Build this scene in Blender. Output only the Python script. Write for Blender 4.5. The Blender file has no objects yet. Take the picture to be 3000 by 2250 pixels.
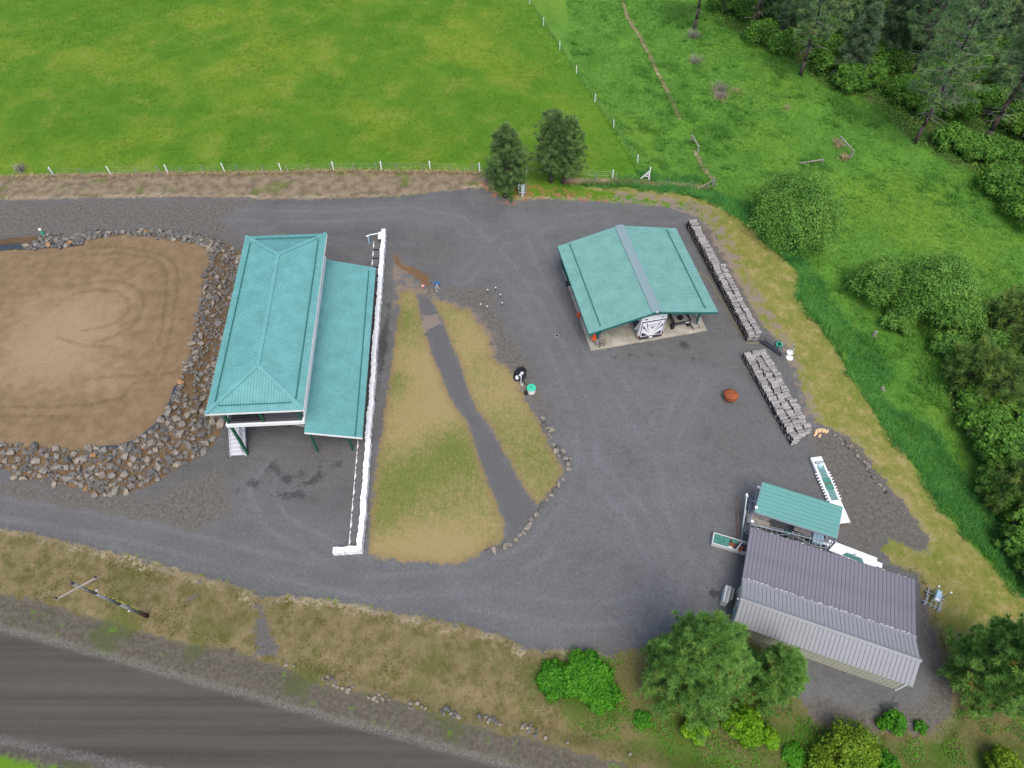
import bpy, bmesh, math, random
import numpy as np
from mathutils import Vector, Matrix, noise as mnoise

random.seed(7); rng = np.random.default_rng(7)
R = math.radians
scene = bpy.context.scene
COL = scene.collection

# ---------------------------------------------------------------- camera, sky, sun, exposure
cam_data = bpy.data.cameras.new("camera")
cam_data.sensor_width = 36.0
cam_data.lens = 36.0 * 2080.0 / 3000.0
cam_data.clip_start = 0.5
cam_data.clip_end = 4000.0
cam = bpy.data.objects.new("camera", cam_data)
COL.objects.link(cam)
_dep, _roll = R(55.0), R(0.4)
_f = Vector((0, math.cos(_dep), -math.sin(_dep)))
_r = Vector((1, 0, 0)); _u = _r.cross(_f)
_r2 = _r * math.cos(_roll) + _u * math.sin(_roll)
_u2 = -_r * math.sin(_roll) + _u * math.cos(_roll)
cam.matrix_world = Matrix(((_r2.x, _u2.x, -_f.x, 0), (_r2.y, _u2.y, -_f.y, 0), (_r2.z, _u2.z, -_f.z, 55.0), (0, 0, 0, 1)))
scene.camera = cam

SUN_EL, SUN_AZ = R(63.0), R(168.0)          # azimuth clockwise from +Y
world = bpy.data.worlds.new("World"); scene.world = world
world.use_nodes = True
wt = world.node_tree; wt.nodes.clear()
_sky = wt.nodes.new("ShaderNodeTexSky"); _sky.sky_type = 'NISHITA'; _sky.sun_disc = False
_sky.sun_elevation = SUN_EL; _sky.sun_rotation = SUN_AZ
_sky.air_density = 1.0; _sky.dust_density = 3.0; _sky.ozone_density = 0.6
_bg = wt.nodes.new("ShaderNodeBackground"); _bg.inputs[1].default_value = 0.15
_wo = wt.nodes.new("ShaderNodeOutputWorld")
wt.links.new(_sky.outputs[0], _bg.inputs[0]); wt.links.new(_bg.outputs[0], _wo.inputs[0])

sun_data = bpy.data.lights.new("sun", 'SUN'); sun_data.energy = 1.45; sun_data.angle = R(34.0)
sun_data.color = (1.0, 0.965, 0.91)
sun = bpy.data.objects.new("sun", sun_data); COL.objects.link(sun)
_d = Vector((math.sin(SUN_AZ) * math.cos(SUN_EL), math.cos(SUN_AZ) * math.cos(SUN_EL), math.sin(SUN_EL)))
sun.rotation_euler = _d.to_track_quat('Z', 'Y').to_euler()
scene.view_settings.view_transform = 'Standard'
scene.view_settings.look = 'None'
scene.view_settings.exposure = 0.62
scene.view_settings.gamma = 1.0
scene.view_settings.use_curve_mapping = False

# ---------------------------------------------------------------- site survey, metres
DATA = {
 'gravel': [(-85.32,63.26),(-59.02,63.77),(-48.54,64.28),(-37.96,64.63),(-27.19,64.34),(-19.21,64.59),(-12.3,65.14),(-8.05,66.0),(-3.74,66.61),(-2.37,66.06),(-1.28,65.01),(0.07,64.47),(2.74,64.66),(4.89,64.68),(10.22,64.41),(15.5,63.76),(19.18,63.4),(21.06,61.71),(22.54,59.47),(23.49,54.47),(24.49,49.19),(25.43,45.5),(27.07,43.45),(27.51,40.9),(27.34,37.66),(27.85,34.34),(29.71,33.37),(31.2,31.94),(31.83,29.85),(32.78,27.62),(33.69,25.48),(34.27,23.22),(33.9,22.22),(33.03,22.21),(31.25,23.19),(30.25,22.39),(30.47,21.21),(32.4,20.27),(32.29,17.68),(32.25,14.88),(32.43,11.92),(31.61,10.04),(29.66,8.68),(27.42,8.81),(24.46,8.73),(22.0,9.37),(20.96,10.59),(21.03,13.14),(17.85,15.46),(11.17,15.42),(10.55,14.56),(9.31,14.38),(7.54,13.87),(6.17,14.09),(3.4,14.18),(1.32,14.16),(-0.08,15.0),(-0.78,15.27),(-3.62,15.94),(-7.21,16.62),(-10.84,17.27),(-14.54,18.0),(-17.46,18.13),(-19.61,18.04),(-20.42,18.47),(-22.8,19.31),(-25.93,20.04),(-29.96,21.16),(-33.97,21.99),(-38.07,22.88),(-42.23,23.74),(-64.06,28.19)],
 'coarse': [(27.94,33.85),(30.27,33.13),(31.54,31.71),(32.24,29.85),(32.78,27.62),(33.69,25.48),(34.49,23.22),(33.83,22.02),(32.27,22.2),(30.93,23.39),(30.24,22.98),(29.14,21.79),(27.58,22.96),(27.56,25.85),(27.25,29.36),(26.7,32.14)],
 'coarse2': [(32.77,18.04),(32.6,14.88),(32.77,11.92),(31.77,10.04),(29.61,8.53),(27.33,8.51),(24.39,8.5),(21.93,9.07),(20.96,10.59),(22.11,11.22),(24.89,10.31),(27.46,10.02),(30.08,10.96),(31.06,12.88),(31.11,16.25),(32.05,18.04)],
 'coarse3': [(20.69,60.95),(22.54,59.47),(23.49,54.47),(24.49,49.19),(25.43,45.5),(24.15,46.09),(22.91,51.11),(21.72,55.85),(20.21,59.44)],
 'coarse4': [(-58.78,63.22),(-45.78,63.99),(-29.32,64.32),(-32.84,61.16),(-29.92,57.48),(-34.86,58.89),(-41.75,59.56),(-56.57,57.94),(-76.87,57.74),(-79.87,63.0)],
 'coarse5': [(-40.23,27.49),(-30.41,26.48),(-25.22,29.4),(-23.5,25.47),(-26.06,23.37),(-31.0,24.57),(-39.18,25.77),(-47.54,27.0),(-48.14,28.32)],
 'coarse6': [(-9.79,50.8),(-2.3,50.87),(-1.26,46.46),(0.61,42.93),(2.36,38.5),(3.6,35.39),(2.74,34.88),(0.61,39.03),(-2.57,42.9),(-3.62,47.05),(-7.06,49.53),(-9.93,49.51)],
 'tall': [(6.86,66.97),(12.01,66.78),(15.78,66.41),(20.01,65.64),(23.27,64.07),(25.06,62.06),(26.69,60.1),(27.78,57.54),(29.12,55.22),(30.41,53.17),(29.43,49.87),(30.37,47.18),(31.25,44.83),(31.9,42.0),(32.44,38.81),(32.99,37.18),(33.55,34.49),(34.2,32.44),(34.82,31.78),(35.3,29.65),(35.86,27.34),(36.23,25.75),(37.04,24.38),(37.76,22.48),(38.61,21.04),(39.29,19.64),(40.24,18.46),(47.04,11.38),(67.96,35.42),(144.89,165.71),(-10.29,162.98),(2.69,109.22),(9.87,86.9),(15.35,68.65),(7.17,67.81)],
 'field_edge': [(-10.29,162.98),(2.69,109.22),(9.87,86.9),(15.35,68.65)],
 'forest': [(36.52,165.6),(30.54,110.23),(30.78,105.26),(33.68,102.07),(36.78,97.56),(39.51,94.45),(41.2,91.61),(43.14,88.06),(45.78,87.54),(47.95,85.61),(49.11,81.85),(50.76,77.22),(52.32,75.51),(53.54,72.85),(56.03,71.58),(58.64,70.32),(59.71,67.84),(60.71,64.25),(85.81,49.77),(163.26,167.82)],
 'thicket': [(44.72,44.85),(41.88,40.58),(41.36,36.24),(42.6,34.38),(41.98,31.85),(42.3,29.44),(41.78,24.3),(42.05,20.75),(51.2,17.5),(73.14,59.84),(54.67,52.38),(49.55,50.39)],
 'mown': [(6.6,67.3),(17.66,64.01),(20.87,64.05),(21.54,57.99),(23.88,51.12),(24.73,43.14),(22.94,34.05),(24.22,30.25),(22.55,22.53),(27.8,21.0),(32.9,20.65),(32.77,16.96),(33.12,13.88),(34.57,11.3),(37.32,8.28),(43.67,11.36),(41.26,18.47),(37.29,25.08),(33.51,37.19),(31.05,48.62),(30.63,55.23),(26.21,64.1),(15.91,67.65)],
 'verge': [(-64.87,29.54),(-42.54,24.48),(-19.76,18.77),(-0.79,16.03),(10.57,16.46),(14.33,17.91),(28.56,23.78),(33.71,28.07),(38.92,25.94),(44.1,19.97),(65.08,18.27),(53.18,0.39),(-48.34,2.28)],
 'vgreen': [(0.63,13.0),(4.1,14.35),(11.13,15.07),(21.65,15.15),(21.67,9.37),(24.47,8.79),(29.31,8.59),(32.21,10.35),(33.56,11.29),(43.97,11.99),(38.38,0.3),(11.23,0.14),(9.58,6.95),(6.46,8.09),(1.63,11.09)],
 'band': [(-82.63,67.85),(-60.82,68.09),(-52.81,68.68),(-39.16,69.08),(-22.67,69.6),(-11.59,69.55),(-3.83,69.38),(-2.41,67.87),(-2.66,66.63),(-8.03,65.59),(-21.8,64.08),(-58.78,63.22),(-79.69,62.69)],
 'band2': [(6.38,68.64),(11.6,68.53),(17.64,68.42),(23.71,68.57),(23.86,67.82),(18.1,67.67),(11.55,67.85),(6.35,67.97)],
 'needles': [(-3.77,67.44),(-0.5,68.06),(2.78,67.1),(6.02,66.47),(10.29,65.38),(11.82,64.27),(8.08,64.39),(4.35,64.83),(1.67,64.48),(0.07,63.67),(-1.64,63.97),(-2.63,65.4)],
 'bankstrip': [(11.97,66.21),(16.77,65.61),(20.42,64.68),(22.86,63.12),(24.1,58.01),(25.1,52.45),(26.85,46.72),(27.8,42.59),(28.0,37.66),(28.39,34.84),(26.96,35.08),(27.05,39.25),(26.56,43.16),(24.97,46.7),(22.99,54.47),(21.06,61.71),(17.61,63.54),(11.83,64.43)],
 'lawnW': [(-11.92,50.07),(-11.54,47.27),(-11.65,43.36),(-11.62,39.68),(-11.64,35.98),(-11.75,32.51),(-11.84,29.24),(-11.74,25.16),(-11.67,22.31),(-11.39,21.48),(-10.32,21.29),(-8.9,21.01),(-6.64,20.97),(-5.24,20.78),(-3.86,20.94),(-2.66,21.55),(-1.98,22.1),(-1.11,22.57),(-0.5,23.14),(-0.42,24.28),(-0.98,25.44),(-1.56,27.04),(-2.15,28.68),(-2.77,30.38),(-3.19,31.69),(-3.85,33.71),(-4.08,34.4),(-5.13,35.8),(-6.03,37.48),(-6.78,39.73),(-7.5,41.27),(-8.16,43.12),(-8.73,45.03),(-9.5,47.87),(-9.89,49.94),(-10.82,50.29)],
 'lawnE': [(-8.61,49.29),(-6.9,48.72),(-5.53,48.0),(-4.31,47.77),(-3.71,46.49),(-2.35,44.26),(-1.87,41.84),(-1.43,41.06),(-0.38,40.29),(0.45,39.28),(0.86,37.79),(1.46,36.33),(2.24,34.92),(2.81,33.53),(3.45,31.74),(3.98,30.43),(4.52,29.47),(4.36,28.63),(3.62,27.69),(2.86,26.67),(2.12,26.06),(1.57,26.86),(0.84,28.08),(0.09,29.54),(-0.49,30.83),(-1.28,32.37),(-1.89,33.72),(-2.92,35.11),(-3.76,36.53),(-4.48,38.99),(-5.2,41.29),(-5.92,42.87),(-6.68,45.05),(-7.22,46.74),(-7.97,48.18)],
 'path': [(-9.92,49.79),(-8.47,49.5),(-7.68,47.02),(-6.72,45.61),(-5.44,41.81),(-4.24,38.24),(-3.31,35.11),(-1.89,33.49),(-0.88,31.26),(0.09,29.33),(1.03,27.67),(2.21,26.06),(1.37,24.29),(0.3,22.95),(-0.67,22.76),(-0.33,24.28),(-1.46,27.04),(-2.86,30.38),(-3.76,33.94),(-5.35,36.04),(-6.07,38.22),(-7.61,41.27),(-8.33,43.93),(-9.43,47.01)],
 'pathdirt': [(-9.21,47.01),(-7.68,47.02),(-7.06,45.89),(-8.21,45.32),(-8.8,44.48)],
 'litter': [(-12.94,55.72),(-12.46,55.56),(-11.84,53.95),(-10.41,53.49),(-8.96,52.56),(-8.61,50.86),(-9.31,51.16),(-10.55,52.38),(-12.02,53.47),(-12.68,54.26)],
 'lawncap': [(-12.81,55.56),(-11.11,53.64),(-9.74,50.85),(-7.39,49.51),(-5.09,48.06),(-3.53,47.64),(-1.93,44.54),(-1.44,41.32),(0.65,39.54),(1.86,36.58),(1.06,37.3),(-0.38,40.04),(-1.86,41.32),(-3.91,45.92),(-5.51,47.62),(-8.24,48.76),(-10.09,49.64),(-11.68,49.92),(-12.03,47.85)],
 'vpath': [(-20.12,17.92),(-19.02,17.32),(-18.42,16.08),(-17.86,15.05),(-17.1,14.04),(-17.32,13.37),(-18.62,13.36),(-19.39,14.19),(-19.58,15.38),(-19.59,16.6)],
 'vpath2': [(-24.98,19.93),(-24.31,19.48),(-23.93,18.01),(-25.05,17.46),(-25.64,17.63),(-24.44,18.55)],
 'pad': [(-54.43,54.51),(-53.38,54.65),(-50.84,54.73),(-47.67,55.1),(-45.93,55.37),(-45.93,56.16),(-44.12,56.58),(-42.02,57.0),(-39.51,56.76),(-36.58,56.25),(-34.62,55.88),(-33.22,55.5),(-32.44,54.6),(-31.94,53.33),(-31.84,51.83),(-31.79,49.88),(-31.42,47.77),(-31.23,45.72),(-30.89,43.74),(-30.72,41.82),(-30.66,40.36),(-30.76,38.95),(-30.92,37.17),(-30.91,35.45),(-31.01,34.15),(-31.57,32.88),(-32.12,32.16),(-32.91,31.27),(-34.1,30.74),(-35.68,30.56),(-37.57,30.37),(-39.39,30.44),(-41.43,30.68),(-44.5,30.83),(-58.15,31.07),(-70.84,54.35)],
 'riprap': [(-73.29,57.15),(-56.31,57.32),(-55.51,57.68),(-54.08,57.91),(-51.87,58.1),(-50.07,58.39),(-48.16,58.41),(-46.41,58.87),(-44.01,59.17),(-41.71,59.19),(-39.41,59.21),(-36.84,58.96),(-34.82,58.57),(-32.67,57.64),(-30.98,56.9),(-29.52,55.85),(-29.06,53.02),(-28.77,50.54),(-28.48,47.69),(-28.19,44.96),(-28.29,43.21),(-28.22,40.46),(-27.97,38.43),(-27.97,36.47),(-27.65,34.85),(-26.84,34.58),(-26.22,33.84),(-26.23,32.57),(-26.62,31.67),(-27.51,30.35),(-28.41,29.74),(-29.58,29.05),(-30.24,28.21),(-31.23,27.54),(-32.53,26.96),(-34.04,26.62),(-35.5,26.61),(-36.61,27.25),(-38.2,27.57),(-39.45,27.72),(-41.38,28.12),(-42.9,28.19),(-43.36,28.94),(-44.48,29.1),(-58.04,29.17)],
 'road': [(-57.13,19.58),(-39.16,15.73),(-33.98,14.54),(-28.92,13.36),(-24.01,12.18),(-19.19,11.04),(-14.49,9.92),(-9.54,8.78),(-4.62,7.66),(1.13,6.3),(16.1,3.09),(14.54,-5.24),(-42.43,-5.55)],
 'roadlow': [(-51.81,10.48),(-35.87,7.89),(-31.26,7.17),(-25.75,6.25),(-13.56,3.89),(-11.97,-5.39),(-42.43,-5.55)],
 'cornergrass': [(-50.88,8.9),(-35.52,7.04),(-31.64,6.22),(-27.76,5.21),(-24.17,-5.45),(-42.43,-5.55)],
 'shoulder': [(-61.2,23.2),(-40.04,18.25),(-36.14,17.55),(-32.14,16.4),(-28.3,15.48),(-24.5,14.48),(-20.94,14.16),(-18.69,13.41),(-17.24,13.03),(-13.58,11.6),(-8.41,10.68),(-5.0,9.69),(-1.66,8.81),(1.61,8.18),(4.82,7.29),(7.99,6.68),(11.08,5.86),(24.42,2.72),(21.18,-8.43),(-41.82,-8.76)],
 'stain': [[(-21.53,29.29),(-21.12,29.78),(-20.94,30.17),(-20.68,29.78),(-19.95,29.1),(-20.05,28.72),(-20.68,28.91)],[(-20.06,28.34),(-19.54,28.72),(-18.8,28.44),(-19.02,27.78),(-19.65,27.96)],[(-18.48,29.02),(-17.88,29.02),(-17.75,28.55),(-18.27,28.35)],[(-17.14,28.74),(-16.35,29.13),(-16.21,28.27),(-16.9,27.79),(-18.17,27.78)],[(-15.87,29.92),(-14.86,30.12),(-14.7,29.63),(-15.63,29.53)],[(-16.86,30.2),(-16.54,30.11),(-16.64,29.32),(-16.81,29.32)],[(-22.78,27.94),(-22.19,28.32),(-21.49,28.23),(-21.99,27.38)],[(-23.78,27.08),(-23.26,27.42),(-23.46,26.81)],[(-20.51,26.74),(-17.65,27.23),(-17.45,26.58),(-17.94,26.48)],[(16.44,43.71),(17.14,43.72),(17.39,42.99),(16.79,42.84)],[(16.98,41.69),(17.68,41.84),(17.5,41.34)],[(13.16,42.23),(13.73,42.16),(13.47,41.87)],[(20.21,45.54),(21.19,45.1),(20.38,45.17)],[(9.93,41.91),(10.27,41.84),(10.02,41.63)],[(14.14,42.81),(14.59,42.75),(14.28,42.53)],[(11.45,42.28),(11.78,42.14),(11.54,42.0)],[(15.48,19.04),(16.48,18.9),(16.51,18.16),(15.66,18.3)],[(26.9,10.71),(28.15,10.84),(27.69,10.22),(26.66,10.33)],[(25.9,10.45),(26.53,10.33),(26.08,10.15)],[(-13.06,48.69),(-12.71,48.69),(-12.66,47.68),(-12.97,47.83)],[(-13.18,44.07),(-12.57,47.84),(-12.27,42.28),(-12.62,35.58),(-12.78,40.53)]],
 'tracks': [[(-45.19,49.28),(-43.33,50.01),(-41.13,50.32),(-39.19,49.81),(-37.6,48.64),(-36.92,47.25),(-36.8,45.44),(-37.5,43.89),(-38.83,42.8),(-40.27,42.15)],[(-44.5,48.34),(-42.28,49.02),(-40.08,48.74),(-38.7,47.7),(-38.1,46.33),(-38.53,44.98),(-39.93,44.09),(-41.81,43.68)],[(-45.38,54.86),(-42.21,55.28),(-38.89,54.66),(-36.62,53.79),(-35.11,52.29),(-34.46,50.58),(-33.83,47.05),(-33.24,43.71),(-32.96,40.96),(-33.18,38.93)],[(-44.66,53.84),(-41.51,54.25),(-38.4,53.64),(-36.87,52.78),(-35.82,51.3),(-35.02,48.2),(-34.39,44.8),(-34.18,42.63)],[(-45.76,33.85),(-42.64,33.78),(-39.22,33.72)],[(-46.15,34.77),(-43.03,34.75),(-38.43,34.98),(-35.57,35.79),(-34.85,37.53)],[(-39.44,37.88),(-36.38,38.3),(-33.52,38.43),(-31.65,38.64),(-30.93,39.55)],[(-43.99,42.76),(-40.79,41.73),(-38.48,41.75)]],
 'pale': [(-47.37,46.62,4.5),(-44.22,41.89,4),(-38.37,39.1,5),(-42.03,44.03,3),(-40.35,48.05,3.5),(-46.02,39.03,4)],
 'dry': [(-8.2,40.24,3.0,1.0),(-9.57,33.71,2.6,0.9),(-6.64,36.33,2.4,0.9),(-8.23,22.02,3.2,0.8),(-4.64,22.34,2.6,0.9),(-11.24,21.71,2,0.6),(-11.74,46.18,1.6,-1.2),(-10.99,38.61,1.4,-1.0),(-8.8,28.52,4,-0.7),(-4.79,30.92,2.6,-0.9),(-11.09,25.31,3.0,-0.6),(-2.75,44.49,3,0.8),(-0.63,37.53,3,0.6),(0.03,33.78,2,-0.4),(3.05,30.29,2.5,-0.5),(-3.91,48.53,1.6,-0.7)],
 'white_posts': [(-54.49,68.24),(-47.82,68.5),(-41.1,68.82),(-34.48,69.21),(-27.75,69.34),(-21.49,69.54),(-15.8,69.72),(-10.0,69.79),(-4.06,69.53),(1.58,69.09),(11.75,68.45)],
 'dark_posts': [(-57.94,67.95),(-54.47,67.87),(-50.82,68.03),(-44.53,68.35),(-41.97,68.62),(-39.33,68.59),(-36.76,68.87),(-32.81,68.85),(-29.65,68.88),(-26.82,68.97),(-24.19,69.07),(-21.75,69.09),(-18.92,69.19),(-16.28,69.28),(-13.83,69.3),(-10.78,69.34),(-7.51,69.25),(-4.9,69.15),(9.73,68.0),(12.07,67.96),(16.03,67.57),(18.3,67.66),(20.96,67.62),(22.99,67.46)],
 'east_posts': [(15.02,71.34),(12.65,78.12),(10.62,83.8),(8.5,90.15),(6.42,96.23),(4.23,102.66),(2.29,108.89)],
 'aframe': [(15.05,68.24),(15.98,68.25)],
 'cornerpost': [(23.8,68.33),(22.01,67.76)],
 'dead_grass_line': [(16.71,112.74),(17.0,106.92),(17.98,103.0),(19.16,96.97),(19.7,93.11),(20.45,89.42),(20.95,85.88),(21.66,81.75)],
 'dead_grass_line2': [(22.69,74.85),(22.94,73.4),(23.15,71.74),(23.7,70.35),(24.0,69.44)],
 'brace1': [(22.41,76.78),(22.89,74.58)],
 'brace2': [(40.99,76.57),(41.82,73.82)],
 'rail': [(35.2,72.33),(37.84,72.46)],
 'stump': [(36.55,45.43),(35.35,38.71)],
 'boulders': [(2.87,34.69),(2.89,33.88),(3.2,33.58),(3.58,33.36),(3.53,32.63),(3.74,31.92),(4.07,31.52),(4.6,31.2),(4.2,30.76),(4.76,30.48),(5.16,30.44),(4.91,29.9),(5.04,29.41),(4.48,28.48),(4.05,27.9),(3.71,27.38),(3.38,26.87),(3.0,26.47),(2.63,26.02),(2.33,25.57),(2.07,25.11),(1.65,24.68),(1.52,24.24),(1.32,23.91),(1.1,23.53),(0.71,23.33),(0.39,22.86),(-0.05,22.43),(-0.45,22.3),(-0.93,22.11),(-1.36,21.98),(-1.83,21.92),(3.07,34.22),(3.32,32.97),(3.95,31.24),(4.44,30.91),(5.02,30.18)],
 'rocks_east': [(29.07,33.04),(29.32,32.86),(29.55,32.64),(29.98,32.42),(29.96,31.97),(30.09,31.75),(30.35,31.64),(30.6,31.49),(30.56,30.99),(30.75,30.66),(30.88,30.45),(31.04,30.34),(31.3,29.92),(31.05,29.7),(31.28,29.49),(31.38,29.07),(31.38,28.86),(31.67,28.24),(31.81,28.09),(31.98,27.72),(32.11,27.42),(29.54,32.24),(30.25,31.98),(31.25,30.06)],
 'roadside': [(-13.36,12.21,0.42),(-13.01,12.08,0.36),(-13.45,11.89,0.33),(-12.76,11.83,0.3),(-12.58,11.51,0.34),(-12.17,11.45,0.4),(-11.74,11.27,0.6),(-11.51,11.52,0.3),(-13.23,11.76,0.3),(-13.67,12.02,0.25),(-12.87,11.64,0.3),(-10.21,10.86,0.4),(-9.8,10.78,0.5),(-9.5,11.03,0.4),(-9.19,10.72,0.45),(-9.02,10.97,0.3),(-8.69,10.72,0.4),(-9.58,10.59,0.3),(-7.17,10.48,0.4),(-6.64,10.46,0.45),(-7.15,10.21,0.4),(-6.35,10.24,0.4),(-6.05,10.12,0.3),(-6.87,10.12,0.3),(-4.94,9.95,0.4),(-4.62,10.13,0.5),(-4.35,10.01,0.45),(-4.2,9.77,0.4),(-3.87,9.83,0.45),(-3.66,9.59,0.4),(-4.66,9.76,0.35),(-3.99,9.59,0.35),(-2.15,9.56,0.6),(-1.69,9.6,0.4),(-1.42,9.42,0.4),(-1.15,9.42,0.45),(-0.95,9.24,0.4),(-0.69,9.13,0.35),(-1.54,9.24,0.3),(0.88,8.96,0.4),(1.28,8.9,0.45),(1.6,8.96,0.6),(1.99,8.72,0.5),(1.34,8.6,0.4),(1.08,9.14,0.35),(1.79,8.37,0.4),(2.51,8.26,0.35),(-16.57,13.03,0.4),(-15.98,12.94,0.25),(8.39,7.25,0.35),(4.05,7.97,0.3)],
 'split_logs': [(27.52,33.46),(27.77,33.53),(27.97,33.58),(28.16,33.53),(28.34,33.49),(28.49,33.44),(27.34,33.12),(27.71,32.98),(27.55,33.35)],
 'rust_pit': (20.31,37.01),
 'stakes': [(-2.58,50.0),(-1.77,50.29),(-1.26,49.35),(-1.07,48.23),(-3.28,48.35),(-2.6,48.08)],
 'tank': (1.8,37.7),
 'jugs': [(0.48,39.11),(0.97,39.59),(0.78,39.31)],
 'tarp': (0.71,39.51),
 'flowerpot': (1.32,37.39),
 'tallpost': [(0.84,38.44),(0.97,38.28)],
 'bluesign': [(-7.87,50.14),(-9.38,50.85)],
 'meter': [(1.08,65.12),(-0.9,65.04)],
 'pole': (-27.86,16.5),
 'cleanout': (-51.85,58.18),
 'wallpipe': (-15.76,57.26),
 'pallets': [(16.64,17.58),(17.34,18.91),(16.48,17.42)],
 'ramp': [(24.38,43.73),(24.93,42.68),(26.18,41.97),(26.26,42.27),(25.37,43.42),(24.87,43.85)],
 'reel': (26.19,43.31),
 'signstands': [(27.15,42.49),(26.97,41.85)],
 'hose': [(19.78,53.12),(20.55,52.44),(20.91,51.61),(21.29,50.12),(21.76,48.51),(22.14,47.26),(22.5,45.87),(22.87,44.66),(23.17,43.77),(23.37,43.58),(24.31,43.67)],
 'drain': (4.42,44.42),
 'lanes': [[(-68.19,60.8),(-57.88,61.06),(-42.4,61.68),(-21.39,61.43),(-12.04,62.3),(-6.17,60.83),(-1.39,54.92),(2.03,48.35),(4.87,41.26),(6.64,34.92),(6.63,30.11),(5.32,26.11),(2.12,21.98),(-3.04,19.45),(-11.04,18.91),(-18.64,20.47),(-30.63,23.34),(-42.98,25.53),(-51.47,26.97)],[(2.15,59.26),(4.03,52.25),(7.07,44.74),(9.81,38.57),(13.02,32.03),(15.11,26.18),(15.5,20.91),(13.47,16.83)],[(10.04,61.6),(3.73,60.78),(-1.44,57.76),(-5.26,52.16)],[(7.47,29.2),(10.68,24.88),(12.11,20.5),(10.57,16.46)],[(16.07,19.77),(13.88,25.75),(13.91,32.52),(17.34,39.17)],[(-11.95,20.33),(-19.37,24.24),(-21.53,27.2),(-20.47,29.9)],[(-2.99,18.15),(5.26,16.77),(10.68,17.53)]],
 'pines': [(-0.8,66.72,0.0,8.1,3.23),(4.55,67.7,0.0,9.1,2.77),(5.87,67.46,0.0,8.5,2.47),(12.58,11.83,0.0,12.0,3.65),(18.11,11.67,0.0,7.5,2.11),(34.0,12.19,0.0,12.0,3.29)],
 'willows': [(31.08,60.15,-1.0,8.6,5.47),(38.03,50.95,-1.0,5.8,2.94),(42.52,48.74,-1.0,8.6,4.33),(41.08,49.69,-1.0,4.5,2.96),(45.22,46.3,-1.0,4.0,2.38),(42.95,43.14,-1.0,3.2,1.83),(39.23,46.84,-1.0,2.6,1.72),(46.9,42.66,-1.0,4.5,2.31)],
 'junipers': [(43.17,39.59,-1.0,5.0,2.4),(44.86,37.68,-1.0,6.0,2.5),(49.2,45.91,-1.0,5.0,2.36),(48.75,41.87,-1.0,5.5,2.11),(42.08,26.93,-1.0,6.0,2.12)],
 'rose': [(5.64,12.33,0.0,1.5,1.93),(3.37,12.01,0.0,1.1,1.53),(6.54,11.13,0.0,0.9,1.47)],
 'maples': [(12.95,8.73,0.0,2.0,1.07),(16.34,8.92,0.0,2.6,1.46),(17.94,8.23,0.0,2.0,0.85)],
 'smallshrubs': [(27.13,9.37,0.0,1.4,0.86),(26.27,9.28,0.0,0.8,0.43),(9.36,9.4,0.0,0.3,0.73),(28.99,9.06,0.0,0.5,0.53)],
 'yellow': [(23.3,7.45,0.0,3.0,2.03),(33.51,6.53,0.0,2.4,1.38),(25.61,6.42,0.0,1.6,1.16),(19.72,7.18,0.0,0.5,0.94),(21.49,6.6,0.0,1.6,1.39)],
 'twigs': [(-58.71,69.07,0.0,2.2,0.97)],
 'forest_pines': [(26.59,103.77,-1.0,11.05,2.91),(34.38,101.8,-1.0,13.25,2.61),(39.68,92.0,-1.0,15.1,3.33),(54.26,90.12,-1.0,16.05,3.06),(50.78,77.01,-1.0,19.9,3.74),(59.43,76.76,-1.0,16.15,3.2),(35.11,102.46,-1.0,13.35,2.15)],
 'forest_firs': [(60.54,105.66,-1.0,10.45,3.44),(67.69,100.11,-1.0,9.95,3.82),(67.84,83.56,-1.0,9.75,3.45),(45.85,90.76,-1.0,10.05,2.8),(52.64,94.62,-1.0,9.0,2.78),(39.5,100.66,-1.0,8.6,2.41),(62.52,100.96,-1.0,12.5,3.32),(67.28,88.99,-1.0,11.1,3.55)],
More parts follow.
